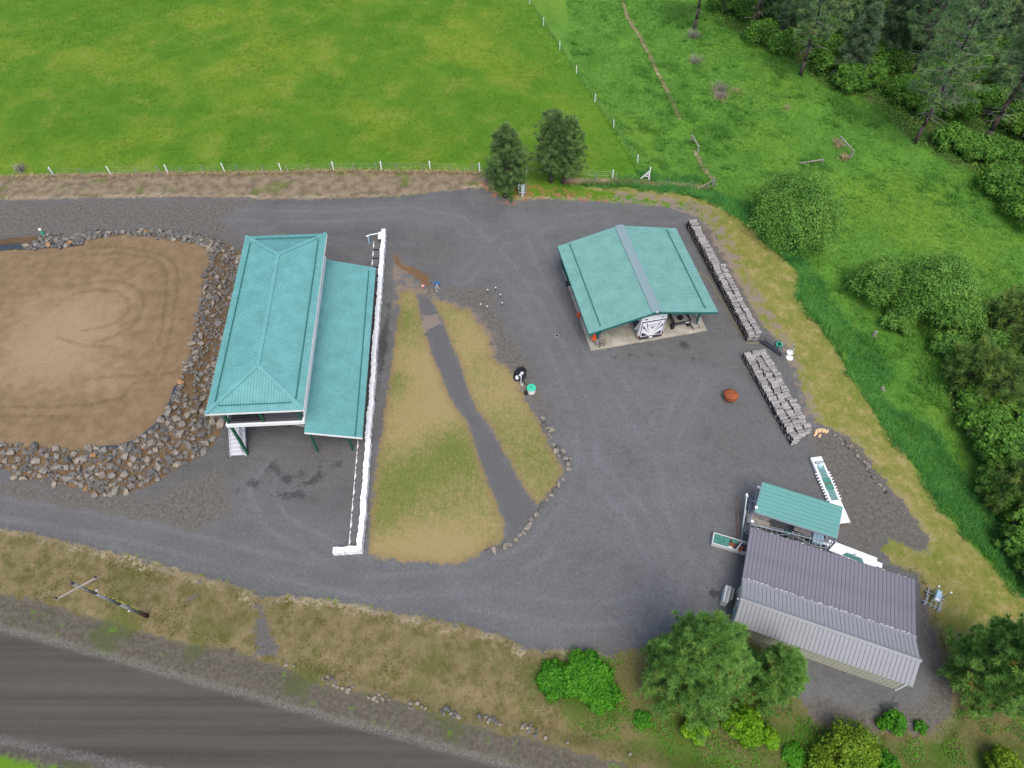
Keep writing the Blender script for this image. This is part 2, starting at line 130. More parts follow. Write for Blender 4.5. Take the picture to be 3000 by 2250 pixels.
 'forest_shrubs': [(59.41,108.6,-1.0,2.8,2.47),(64.47,106.68,-1.0,4.6,3.59),(71.43,108.76,-1.0,4.45,3.27),(76.78,107.83,-1.0,4.3,2.9),(55.69,106.57,-1.0,4.15,2.53),(51.58,108.49,-1.0,4.05,3.74),(46.85,110.45,-1.0,3.9,3.42),(64.22,97.37,-1.0,3.7,2.84),(69.98,98.34,-1.0,3.55,2.52),(68.79,85.85,-1.0,3.35,3.38),(74.3,95.75,-1.0,3.25,3.25),(36.0,100.62,-1.0,3.1,3.0),(38.42,97.93,-1.0,2.95,2.62),(41.79,99.78,-1.0,2.8,3.77),(43.74,93.65,-1.0,4.55,3.29),(44.95,102.59,-1.0,4.45,3.12),(45.31,88.72,-1.0,4.25,2.56),(48.34,89.56,-1.0,4.15,2.25),(51.43,93.75,-1.0,4.0,3.39),(52.5,100.83,-1.0,3.9,3.19),(52.04,86.43,-1.0,3.7,2.62),(53.81,83.39,-1.0,3.55,2.26),(56.52,88.86,-1.0,3.4,3.4),(57.88,83.44,-1.0,3.25,2.98),(54.92,76.23,-1.0,3.1,2.55),(57.2,74.22,-1.0,2.95,2.22),(60.1,72.92,-1.0,2.85,3.16),(61.59,70.35,-1.0,4.6,2.8),(64.11,79.84,-1.0,4.45,2.68),(61.95,83.49,-1.0,4.3,2.43),(63.02,91.38,-1.0,4.2,2.23),(66.83,93.94,-1.0,4.05,3.35),(69.67,91.46,-1.0,3.9,2.98),(60.09,93.85,-1.0,3.75,2.69),(56.72,99.97,-1.0,3.65,2.45),(48.5,100.78,-1.0,3.5,3.59),(40.73,106.37,-1.0,3.4,3.35),(34.9,108.27,-1.0,3.25,3.02),(61.37,106.64,-1.0,3.1,2.64),(68.22,102.9,-1.0,2.9,3.74),(72.41,102.01,-1.0,2.75,3.38),(66.18,78.44,-1.0,4.5,2.61),(31.95,109.23,-1.0,4.45,2.77),(58.41,62.49,-1.0,4.25,2.96),(58.99,65.41,-1.0,4.1,2.75),(57.3,67.81,-1.0,3.95,2.52)],
 'deep_firs': [(38.87,106.83,-1.0,7.35,3.1),(47.42,107.44,-1.0,8.65,3.95),(55.14,110.05,-1.0,10.0,3.83),(57.52,104.18,-1.0,8.55,3.58),(59.61,96.0,-1.0,9.7,3.26),(67.83,106.73,-1.0,8.5,3.34),(68.23,96.98,-1.0,9.65,3.0),(75.08,106.83,-1.0,8.4,4.04),(74.67,98.39,-1.0,9.6,3.69),(48.51,98.96,-1.0,8.2,3.58),(52.19,96.34,-1.0,9.45,3.37),(67.64,85.84,-1.0,8.0,3.05),(66.25,77.04,-1.0,9.25,2.74),(43.99,104.96,-1.0,8.1,3.11),(64.39,115.94,-1.0,9.6,4.17),(73.08,116.06,-1.0,8.15,4.04),(80.79,115.09,-1.0,9.5,3.84)],
 'brush': [(26.16,101.42,-1.0,2.5,1.98),(25.45,94.71,-1.0,2.75,1.91),(28.0,88.12,-1.0,2.5,1.93),(27.74,86.53,-1.0,1.5,1.37)],
 'thicket_shrubs': [(42.92,37.02,-1.0,2.85,1.43),(44.98,36.08,-1.0,3.25,1.51),(46.78,34.97,-1.0,3.7,1.58),(47.98,34.42,-1.0,4.1,1.66),(42.15,34.01,-1.0,4.5,1.74),(45.3,30.14,-1.0,3.4,1.78),(42.31,27.13,-1.0,3.95,1.81),(43.47,24.93,-1.0,4.55,1.85),(43.7,31.51,-1.0,4.5,2.06),(41.19,28.1,-1.0,3.35,1.37),(40.76,22.78,-1.0,4.2,1.38),(41.24,20.46,-1.0,4.9,1.42),(41.4,18.51,-1.0,5.7,1.46),(43.69,34.76,-1.0,2.95,1.83),(44.88,32.94,-1.0,3.4,1.89),(46.31,31.89,-1.0,3.85,1.96),(42.56,30.12,-1.0,4.35,2.01),(43.85,28.78,-1.0,4.85,1.34),(44.94,27.8,-1.0,3.55,1.42),(42.07,24.3,-1.0,4.25,1.45),(42.77,22.5,-1.0,4.85,1.5),(42.42,32.21,-1.0,4.5,1.74)],
}

# ---------------------------------------------------------------- helpers
def seg_rz(p, q):
    return math.atan2(q[1] - p[1], q[0] - p[0])

class MB:
    """collects vertices and faces of one mesh"""
    def __init__(self): self.v = []; self.f = []; self.m = []
    def add(self, vs, fs, mi=0):
        n = len(self.v); self.v += [tuple(p) for p in vs]
        for f in fs: self.f.append(tuple(i + n for i in f)); self.m.append(mi)
        return self
    def box(self, c, s, rz=0.0, mi=0, M=None):
        x, y, z = s[0] / 2, s[1] / 2, s[2] / 2
        ca, sa = math.cos(rz), math.sin(rz); vs = []
        for dz in (-z, z):
            for dx, dy in ((-x, -y), (x, -y), (x, y), (-x, y)):
                p = Vector((dx * ca - dy * sa, dx * sa + dy * ca, dz))
                if M is not None: p = M @ Vector((dx, dy, dz))
                vs.append((p.x + c[0], p.y + c[1], p.z + c[2]))
        return self.add(vs, [(3, 2, 1, 0), (4, 5, 6, 7), (0, 1, 5, 4), (1, 2, 6, 5), (2, 3, 7, 6), (3, 0, 4, 7)], mi)
    def span(self, x0, x1, y0, y1, z0, z1, mi=0):
        return self.box(((x0 + x1) / 2, (y0 + y1) / 2, (z0 + z1) / 2), (abs(x1 - x0), abs(y1 - y0), abs(z1 - z0)), 0, mi)
    def bar(self, p, q, w, h, mi=0):
        p, q = Vector(p), Vector(q); d = q - p; L = d.length
        if L < 1e-6: return self
        M = d.to_track_quat('X', 'Z').to_matrix()
        return self.box(((p + q) / 2), (L, w, h), 0, mi, M)
    def tube(self, p, q, r, n=6, r2=None, mi=0, cap=True):
        p, q = Vector(p), Vector(q); d = q - p
        if d.length < 1e-6: return self
        M = d.to_track_quat('Z', 'Y').to_matrix(); r2 = r if r2 is None else r2; vs = []
        for c, rr in ((p, r), (q, r2)):
            for k in range(n):
                a = 2 * math.pi * k / n; vs.append(c + M @ Vector((rr * math.cos(a), rr * math.sin(a), 0)))
        fs = [(k, (k + 1) % n, n + (k + 1) % n, n + k) for k in range(n)]
        if cap: fs += [tuple(range(n - 1, -1, -1)), tuple(range(n, 2 * n))]
        return self.add(vs, fs, mi)
    def path(self, pts, r, n=6, r2=None, mi=0):
        m = len(pts) - 1
        for i in range(m):
            a = r if r2 is None else r + (r2 - r) * i / m; b = r if r2 is None else r + (r2 - r) * (i + 1) / m
            self.tube(pts[i], pts[i + 1], a, n, b, mi)
        return self
    def lathe(self, prof, c=(0, 0, 0), n=20, mi=0):
        vs = []; fs = []
        for r, z in prof:
            for k in range(n):
                a = 2 * math.pi * k / n; vs.append((c[0] + r * math.cos(a), c[1] + r * math.sin(a), c[2] + z))
        for j in range(len(prof) - 1):
            for k in range(n):
                fs.append((j * n + k, j * n + (k + 1) % n, (j + 1) * n + (k + 1) % n, (j + 1) * n + k))
        fs.append(tuple(range(n - 1, -1, -1))); fs.append(tuple(range((len(prof) - 1) * n, len(prof) * n)))
        return self.add(vs, fs, mi)
    def prism(self, poly, dvec, mi=0):
        n = len(poly); d = Vector(dvec); a = [Vector(p) for p in poly]; b = [p + d for p in a]
        return self.add(a + b, [tuple(range(n - 1, -1, -1)), tuple(range(n, 2 * n))] + [(k, (k + 1) % n, n + (k + 1) % n, n + k) for k in range(n)], mi)
    def mesh(self, name, mats, smooth=False):
        me = bpy.data.meshes.new(name); me.from_pydata(self.v, [], self.f)
        mats = mats if isinstance(mats, (list, tuple)) else [mats]
        for m in mats: me.materials.append(m)
        if len(mats) > 1: me.polygons.foreach_set("material_index", self.m)
        bm = bmesh.new(); bm.from_mesh(me); bmesh.ops.recalc_face_normals(bm, faces=bm.faces); bm.to_mesh(me); bm.free()
        if smooth: me.polygons.foreach_set("use_smooth", [True] * len(me.polygons))
        me.update(); return me

def tag(o, label=None, cat=None, group=None, kind=None):
    if label: o['label'] = label
    if cat: o['category'] = cat
    if group: o['group'] = group
    if kind: o['kind'] = kind
    return o
def thing(name, label, cat, loc=(0, 0, 0), rz=0.0, group=None):
    o = bpy.data.objects.new(name, None); COL.objects.link(o); o.empty_display_size = 0.3
    o.location = loc; o.rotation_euler = (0, 0, rz)
    return tag(o, label, cat, group)
def obj(name, mb, mats=None, parent=None, loc=(0, 0, 0), rot=(0, 0, 0), smooth=False, bevel=0.0):
    me = mb.mesh(name, mats, smooth) if isinstance(mb, MB) else mb
    o = bpy.data.objects.new(name, me); COL.objects.link(o); o.parent = parent
    o.location = loc; o.rotation_euler = rot
    if bevel:
        md = o.modifiers.new("bevel", 'BEVEL'); md.width = bevel; md.segments = 2; md.limit_method = 'ANGLE'
    return o
def dup(o, loc=None, rz=None, parent=None, label=None):
    c = o.copy(); COL.objects.link(c); c.parent = parent
    if loc is not None: c.location = loc
    if rz is not None: c.rotation_euler = (0, 0, rz)
    if label: c['label'] = label
    for ch in list(o.children): dup(ch, parent=c)
    return c

# ---------------------------------------------------------------- materials
class NT:
    def __init__(s, name):
        s.mat = bpy.data.materials.new(name); s.mat.use_nodes = True; s.t = s.mat.node_tree; s.t.nodes.clear()
        s.out = s.t.nodes.new("ShaderNodeOutputMaterial"); s._geo = None; s._tc = None
    def n(s, t, **k):
        x = s.t.nodes.new(t)
        for a, b in k.items(): setattr(x, a, b)
        return x
    def link(s, a, b): s.t.links.new(a, b)
    def put(s, inp, v):
        if isinstance(v, bpy.types.NodeSocket): s.link(v, inp)
        elif isinstance(v, (tuple, list)) and len(v) == 3 and inp.type == 'RGBA': inp.default_value = (*v, 1)
        else: inp.default_value = v
    def pos(s):
        if not s._geo: s._geo = s.n("ShaderNodeNewGeometry")
        return s._geo.outputs['Position']
    def objco(s):
        if not s._tc: s._tc = s.n("ShaderNodeTexCoord")
        return s._tc.outputs['Object']
    def mapv(s, vec, scale=(1, 1, 1), rot=(0, 0, 0)):
        m = s.n("ShaderNodeMapping"); m.inputs['Scale'].default_value = scale; m.inputs['Rotation'].default_value = rot
        s.link(vec, m.inputs[0]); return m.outputs[0]
    def noise(s, scale, detail=2.0, rough=0.5, vec=None, stretch=None, rot=(0, 0, 0), dist=0.0):
        x = s.n("ShaderNodeTexNoise"); x.inputs['Scale'].default_value = scale; x.inputs['Detail'].default_value = detail
        x.inputs['Roughness'].default_value = rough; x.inputs['Distortion'].default_value = dist
        v = vec if vec is not None else s.pos()
        if stretch: v = s.mapv(v, stretch, rot)
        s.link(v, x.inputs['Vector']); return x.outputs['Fac']
    def voro(s, scale, vec=None, out='Color'):
        x = s.n("ShaderNodeTexVoronoi"); x.inputs['Scale'].default_value = scale
        s.link(vec if vec is not None else s.pos(), x.inputs['Vector']); return x.outputs[out]
    def math(s, op, a, b=0.0, clamp=False):
        x = s.n("ShaderNodeMath", operation=op); x.use_clamp = clamp
        s.put(x.inputs[0], a); s.put(x.inputs[1], b); return x.outputs[0]
    def smooth(s, v, lo, hi, a=0.0, b=1.0):
        x = s.n("ShaderNodeMapRange", interpolation_type='SMOOTHSTEP'); s.put(x.inputs[0], v)
        for i, k in ((1, lo), (2, hi), (3, a), (4, b)): x.inputs[i].default_value = k
        return x.outputs[0]
    def mix(s, f, a, b, mode='MIX'):
        x = s.n("ShaderNodeMix", data_type='RGBA', blend_type=mode); s.put(x.inputs[0], f)
        s.put(x.inputs[6], a); s.put(x.inputs[7], b); return x.outputs[2]
    def attr(s, name):
        x = s.n("ShaderNodeAttribute", attribute_name=name); return x.outputs['Fac']
    def rand(s):
        return s.n("ShaderNodeObjectInfo").outputs['Random']
    def bump(s, h, strength=0.5, dist=0.05):
        x = s.n("ShaderNodeBump"); x.inputs['Strength'].default_value = strength; x.inputs['Distance'].default_value = dist
        s.link(h, x.inputs['Height']); return x.outputs[0]
    def principled(s, col, rough=0.8, spec=0.3, metal=0.0, normal=None):
        p = s.n("ShaderNodeBsdfPrincipled"); s.put(p.inputs['Base Color'], col); s.put(p.inputs['Roughness'], rough)
        p.inputs['Specular IOR Level'].default_value = spec; s.put(p.inputs['Metallic'], metal)
        if normal is not None: s.link(normal, p.inputs['Normal'])
        s.link(p.outputs[0], s.out.inputs[0]); return p

def plain(name, col, rough=0.7, spec=0.3, metal=0.0, var=0.12, scale=4.0, bump=0.0):
    """a painted, wooden, metal or plastic surface with soft uneven wear"""
    t = NT(name); co = t.objco()
    a = t.noise(scale, 4, 0.6, co); b = t.noise(scale * 7, 3, 0.6, co)
    f = t.math('ADD', t.math('MULTIPLY', a, 0.6), t.math('MULTIPLY', b, 0.4))
    c = t.mix(t.smooth(f, 0.3, 0.7), tuple(x * (1 - var) for x in col), tuple(min(1, x * (1 + var)) for x in col))
    nrm = t.bump(b, bump, 0.02) if bump else None
    t.principled(c, rough, spec, metal, nrm); return t.mat

M = {}
M['teal'] = plain('teal roof metal', (.120, .312, .305), .45, .5, 0, .13, .8)
M['teal_pole'] = plain('garage roof metal', (.148, .312, .282), .45, .5, 0, .13, .8)
M['teal_canopy'] = plain('canopy roof metal', (.105, .28, .25), .45, .5, 0, .06, .5)
M['teal_trim'] = plain('dark green trim', (.02, .13, .115), .5, .4)
M['green_post'] = plain('green post paint', (.012, .10, .05), .5, .4)
M['ridge_grey'] = plain('grey ridge cap', (.19, .265, .275), .5, .5, 0, .06)
M['white'] = plain('white paint', (.80, .80, .80), .5, .4, 0, .04, 3)
M['offwhite'] = plain('off white', (.62, .62, .60), .6, .3, 0, .08, 3)
M['deck'] = plain('grey deck', (.14, .14, .155), .7, .3)
M['black'] = plain('black rubber', (.018, .018, .02), .7, .3)
M['dark'] = plain('dark steel', (.035, .037, .045), .5, .4)
M['wall_pale'] = plain('pale wall', (.42, .41, .39), .8, .2)
M['stair'] = plain('pale grey steel', (.50, .51, .54), .5, .4, 0, .06)
M['galv'] = plain('galvanised steel', (.36, .39, .42), .4, .5, .5, .12, 6)
M['concrete'] = plain('pale concrete', (.40, .375, .31), .85, .2, 0, .14, .7, .1)
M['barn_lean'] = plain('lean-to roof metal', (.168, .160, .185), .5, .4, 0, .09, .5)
M['barn_north'] = plain('barn roof metal north', (.26, .26, .265), .5, .4, 0, .09, .5)  # same metal as the south slope; its different light is put into this colour
M['barn_south'] = plain('barn roof metal', (.205, .212, .226), .5, .45, 0, .06, .5)  # toned apart from the north slope to carry the difference in light
M['barn_wall'] = plain('barn wall metal', (.43, .42, .33), .6, .3, 0, .06, .6)
M['mauve_cap'] = plain('mauve ridge cap', (.22, .21, .25), .5, .4)
M['foam'] = plain('pale closure foam', (.66, .64, .54), .8, .2)
M['glass'] = plain('window glass', (.30, .42, .45), .12, .6, 0, .1)
M['navy'] = plain('navy graphic', (.012, .012, .05), .4, .4)
M['rv_grey'] = plain('grey graphic', (.26, .30, .33), .4, .4)
M['rv_roof'] = plain('rv roof membrane', (.42, .41, .40), .7, .3)
M['red'] = plain('red paint', (.28, .012, .02), .4, .4)
M['orange'] = plain('orange plastic', (.72, .11, .03), .5, .4)
M['rust'] = plain('rusty steel', (.26, .075, .028), .8, .2, 0, .35, 2.5, .2)
M['teal_lid'] = plain('sea green plastic', (.05, .47, .29), .45, .4)
M['green_dark'] = plain('dark green fabric', (.014, .075, .06), .7, .2)
M['carpet'] = plain('dock carpet', (.07, .21, .17), .9, .1, 0, .2, 4, .2)
M['carpet_pale'] = plain('worn dock carpet', (.14, .25, .235), .9, .1, 0, .2, 4, .2)
M['wood_old'] = plain('weathered timber', (.30, .27, .24), .9, .1, 0, .3, 5, .3)
M['wood_new'] = plain('fresh split wood', (.62, .45, .25), .8, .2, 0, .15)
M['brick_red'] = plain('brown red board', (.22, .07, .035), .8, .2)
M['blue'] = plain('blue plastic', (.05, .16, .40), .5, .4)
M['pale_blue'] = plain('pale blue plastic', (.35, .52, .62), .4, .5)
M['meter_grey'] = plain('pale grey enamel', (.52, .58, .63), .4, .4, 0, .05)
M['tarp'] = plain('black plastic sheet', (.02, .023, .03), .4, .5, 0, .3, 3, .3)
M['fabric'] = plain('landscape fabric', (.035, .045, .06), .6, .4, 0, .35, 2, .4)
M['hose'] = plain('tan hose', (.36, .26, .10), .6, .3)
M['sage'] = plain('mid grey resin', (.40, .365, .325), .8, .2)
M['pink'] = plain('pink plastic', (.65, .32, .25), .5, .4)
M['trunk'] = plain('grey brown bark', (.085, .068, .056), .95, .1, 0, .35, 3, .5)
M['twig'] = plain('dead grey twigs', (.27, .24, .21), .95, .1, 0, .25, 3)
M['yellow'] = plain('yellow tape', (.62, .58, .05), .6, .3)

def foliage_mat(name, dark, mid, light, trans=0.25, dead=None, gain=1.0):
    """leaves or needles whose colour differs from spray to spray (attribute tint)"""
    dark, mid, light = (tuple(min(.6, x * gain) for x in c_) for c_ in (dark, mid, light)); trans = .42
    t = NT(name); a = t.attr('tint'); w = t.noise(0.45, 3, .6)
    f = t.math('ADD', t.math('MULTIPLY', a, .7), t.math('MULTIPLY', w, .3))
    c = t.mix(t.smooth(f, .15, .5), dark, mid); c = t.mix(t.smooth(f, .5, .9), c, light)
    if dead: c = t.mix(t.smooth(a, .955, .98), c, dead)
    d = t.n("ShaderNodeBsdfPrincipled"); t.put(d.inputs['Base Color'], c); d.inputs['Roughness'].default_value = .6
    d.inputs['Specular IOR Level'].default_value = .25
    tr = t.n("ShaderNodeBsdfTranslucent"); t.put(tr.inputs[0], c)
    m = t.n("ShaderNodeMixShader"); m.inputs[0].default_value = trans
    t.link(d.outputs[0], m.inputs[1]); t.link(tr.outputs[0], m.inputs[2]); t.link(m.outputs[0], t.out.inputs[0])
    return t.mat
F = {}
F['pine_near'] = foliage_mat('pine needles fresh', (.030, .075, .018), (.075, .155, .032), (.15, .25, .055), .2, (.30, .16, .05), gain=2.15)
F['pine_grey'] = foliage_mat('pine needles blue green', (.030, .058, .018), (.064, .108, .036), (.115, .165, .055), .2, gain=2.5)
F['pine_far'] = foliage_mat('forest pine needles', (.022, .045, .018), (.05, .085, .036), (.105, .15, .055), .2, (.22, .07, .035), gain=3.4)
F['fir'] = foliage_mat('fir needles', (.024, .042, .02), (.045, .07, .036), (.08, .105, .06), .15, gain=3.4)
F['willow'] = foliage_mat('willow leaves', (.026, .070, .012), (.070, .150, .026), (.14, .23, .045), .3, gain=2.3)
F['juniper'] = foliage_mat('juniper sprays', (.026, .052, .014), (.06, .10, .024), (.12, .15, .034), .2, gain=2.7)
F['bright'] = foliage_mat('bright young leaves', (.10, .24, .012), (.20, .42, .02), (.32, .52, .03), .3, gain=1)
F['rose'] = foliage_mat('rose thicket leaves', (.028, .12, .008), (.06, .21, .014), (.12, .30, .02), .3, gain=1.45)
F['yellow'] = foliage_mat('yellow green leaves', (.075, .15, .012), (.16, .26, .02), (.26, .34, .03), .3, gain=1.2)
F['under'] = foliage_mat('undergrowth leaves', (.026, .060, .011), (.054, .12, .018), (.10, .185, .028), .3, gain=2.6)
F['grass_meadow'] = foliage_mat('meadow grass blades', (.045, .135, .018), (.070, .18, .026), (.12, .24, .035), .25, gain=1.65)
F['grass_field'] = foliage_mat('hay field blades', (.055, .165, .007), (.10, .235, .010), (.17, .29, .016), .25, gain=1)
F['grass_bank'] = foliage_mat('bank grass blades', (.024, .10, .018), (.042, .145, .028), (.08, .20, .045), .25, gain=1.9)
F['straw'] = foliage_mat('dry straw', (.26, .20, .11), (.42, .33, .19), (.56, .46, .28), .2, gain=1.15)
F['dry_tuft'] = foliage_mat('dry verge grass', (.13, .11, .035), (.24, .20, .075), (.38, .31, .14), .2, gain=0.75)

def rock_mat():
    t = NT('basalt stones'); r = t.rand(); co = t.objco()
    c = t.mix(t.smooth(r, 0, .55), (.125, .118, .110), (.265, .238, .20)); c = t.mix(t.smooth(r, .55, .86), c, (.33, .28, .215))
    c = t.mix(t.smooth(r, .972, .98), c, (.42, .23, .09))
    a = t.noise(3.5, 4, .65, co); c = t.mix(t.smooth(a, .35, .7), t.mix(.45, c, (.05, .05, .055)), c)
    b = t.noise(9, 3, .6, co); c = t.mix(t.smooth(b, .56, .72, 0, .45), c, (.34, .32, .28))
    t.principled(c, .9, .2, 0, t.bump(b, .5, .05)); return t.mat
M['rock'] = rock_mat()
def log_mats():
    t = NT('weathered log bark'); r = t.rand(); co = t.objco()
    g = t.noise(5, 4, .65, co, (.35, 3, 3)); h = t.noise(3, 3, .6, co)
    c = t.mix(t.smooth(g, .3, .7), (.13, .12, .115), (.46, .44, .425)); c = t.mix(t.smooth(h, .45, .75, 0, .6), c, (.58, .555, .535))
    c = t.mix(t.smooth(r, 0, 1, .0, .45), c, (.12, .10, .09)); t.principled(c, .9, .15, 0, t.bump(g, .5, .03))
    u = NT('dark log ends'); k = u.noise(8, 3, .6, u.objco()); u.principled(u.mix(k, (.010, .010, .012), (.045, .042, .042)), .9, .15)
    return [t.mat, u.mat]
M['log'] = log_mats()

# ---------------------------------------------------------------- ground: one survey grid cut into its surfaces
GX0, GX1, GY0, GY1, GS = -96.0, 96.0, -8.0, 124.0, 0.25
gx = np.arange(GX0, GX1 + .01, GS); gy = np.arange(GY0, GY1 + .01, GS)
NX, NY = len(gx), len(gy)
PX, PY = np.meshgrid(gx, gy); PXf, PYf = PX.ravel(), PY.ravel()

def seg_dist(px, py, a, b):
    ax, ay = a; bx, by = b; dx, dy = bx - ax, by - ay
    t = np.clip(((px - ax) * dx + (py - ay) * dy) / max(dx * dx + dy * dy, 1e-9), 0, 1)
    return np.hypot(px - ax - t * dx, py - ay - t * dy)
def line_dist(px, py, pts):
    d = np.full(px.shape, 99.0)
    for a, b in zip(pts, pts[1:]): d = np.minimum(d, seg_dist(px, py, a, b))
    return d
def sdf(poly, px, py):
    """signed distance, positive inside"""
    xs = [p[0] for p in poly]; ys = [p[1] for p in poly]
    out = np.full(px.shape, -9.0)
    m = (px > min(xs) - 6) & (px < max(xs) + 6) & (py > min(ys) - 6) & (py < max(ys) + 6)
    x, y = px[m], py[m]
    d = line_dist(x, y, poly + poly[:1]); ins = np.zeros(x.shape, bool)
    for (x1, y1), (x2, y2) in zip(poly, poly[1:] + poly[:1]):
        if y1 != y2:
            c = ((y1 > y) != (y2 > y)) & (x < (x2 - x1) * (y - y1) / (y2 - y1) + x1); ins ^= c
    out[m] = np.where(ins, d, -d); return np.clip(out, -9, 9)
def sstep(v, a, b):
    t = np.clip((v - a) / (b - a), 0, 1); return t * t * (3 - 2 * t)
Zn = {}
for k in ('gravel', 'tall', 'forest', 'thicket', 'mown', 'verge', 'vgreen', 'band', 'needles', 'bankstrip', 'lawnW', 'lawnE', 'path', 'pathdirt', 'litter', 'lawncap', 'pad', 'riprap', 'road', 'roadlow', 'cornergrass', 'shoulder', 'band2', 'vpath', 'vpath2'):
    Zn[k] = sdf(DATA[k], PXf, PYf)
Zn['coarse'] = np.max([sdf(DATA[k], PXf, PYf) for k in ('coarse', 'coarse2', 'coarse3', 'coarse4', 'coarse5', 'coarse6')], axis=0)
Zn['path'] = np.maximum(Zn['path'], np.maximum(Zn['vpath'], Zn['vpath2']))
Zn['lawn'] = np.maximum(Zn['lawnW'], Zn['lawnE'])
Zn['forest'] = np.maximum(Zn['forest'], Zn['thicket'])
Zn['stain'] = np.max([sdf(p, PXf, PYf) for p in DATA['stain']], axis=0)
Zn['track'] = np.minimum(np.min([line_dist(PXf, PYf, p) for p in DATA['tracks']], axis=0), 9)
Zn['pale'] = sum(np.exp(-((PXf - x) ** 2 + (PYf - y) ** 2) / (r * r)) for x, y, r in DATA['pale'])
Zn['dry'] = sum(w * np.exp(-((PXf - x) ** 2 + (PYf - y) ** 2) / (r * r)) for x, y, r, w in DATA['dry'])
Zn['strawline'] = -np.minimum(np.minimum(line_dist(PXf, PYf, DATA['dead_grass_line']), line_dist(PXf, PYf, DATA['dead_grass_line2'])), 9)
Zn['px'] = PXf
Zn['lane'] = np.min([line_dist(PXf, PYf, p) for p in DATA['lanes']], axis=0)
Zn['fieldline'] = -np.minimum(line_dist(PXf, PYf, DATA['field_edge']), 9)
# heights
pad, rip = Zn['pad'], Zn['riprap']
t = np.where(pad > 0, 0, np.clip(-pad, 0, 9) / np.maximum(np.clip(-pad, 0, 9) + np.clip(rip, 0, 9), 1e-3))
Hz = np.where((pad > 0) | (rip > 0), 1.2 * (1 - sstep(t, 0, 1)), 0.0)
edge = np.clip(np.minimum(np.minimum(PXf - GX0, GX1 - PXf), np.minimum(PYf - GY0, GY1 - PYf)) / 6.0, 0, 1)
Hz += (-1.0 * sstep(Zn['tall'], 0, 3.5) - .5 * sstep(Zn['road'], -1.5, .5) - .25 * sstep(Zn['shoulder'], -.6, .8) * (1 - sstep(Zn['road'], -1.5, .5)) - .35 * sstep(Zn['road'], -4.2, -3.3) * (1 - sstep(Zn['road'], -3.0, -1.6)) * sstep(PXf, -20, -12)) * edge
def vnoise(s, seed, px, py):
    r = np.random.default_rng(seed).random((200, 200)); u = px * s + 300.3; v = py * s + 300.7
    i = np.floor(u).astype(int); j = np.floor(v).astype(int); fu = u - i; fv = v - j
    fu = fu * fu * (3 - 2 * fu); fv = fv * fv * (3 - 2 * fv); i %= 199; j %= 199
    return (r[i, j] * (1 - fu) + r[i + 1, j] * fu) * (1 - fv) + (r[i, j + 1] * (1 - fu) + r[i + 1, j + 1] * fu) * fv
rough_ground = np.clip(1 - np.maximum.reduce([Zn['gravel'], Zn['pad'], Zn['road']]), 0, 1)
Hz += (vnoise(.35, 1, PXf, PYf) - .5) * .16 * rough_ground * edge + (vnoise(1.6, 2, PXf, PYf) - .5) * .07 * rough_ground
Hgrid = Hz.reshape(NY, NX)
def H(x, y):
    u = min(max((x - GX0) / GS, 0), NX - 1.001); v = min(max((y - GY0) / GS, 0), NY - 1.001)
    i, j = int(u), int(v); fu, fv = u - i, v - j
    return float((Hgrid[j, i] * (1 - fu) + Hgrid[j, i + 1] * fu) * (1 - fv) + (Hgrid[j + 1, i] * (1 - fu) + Hgrid[j + 1, i + 1] * fu) * fv)
def sample(arr, x, y):
    i = np.clip(np.round((x - GX0) / GS).astype(int), 0, NX - 1); j = np.clip(np.round((y - GY0) / GS).astype(int), 0, NY - 1)
    return arr[j * NX + i]

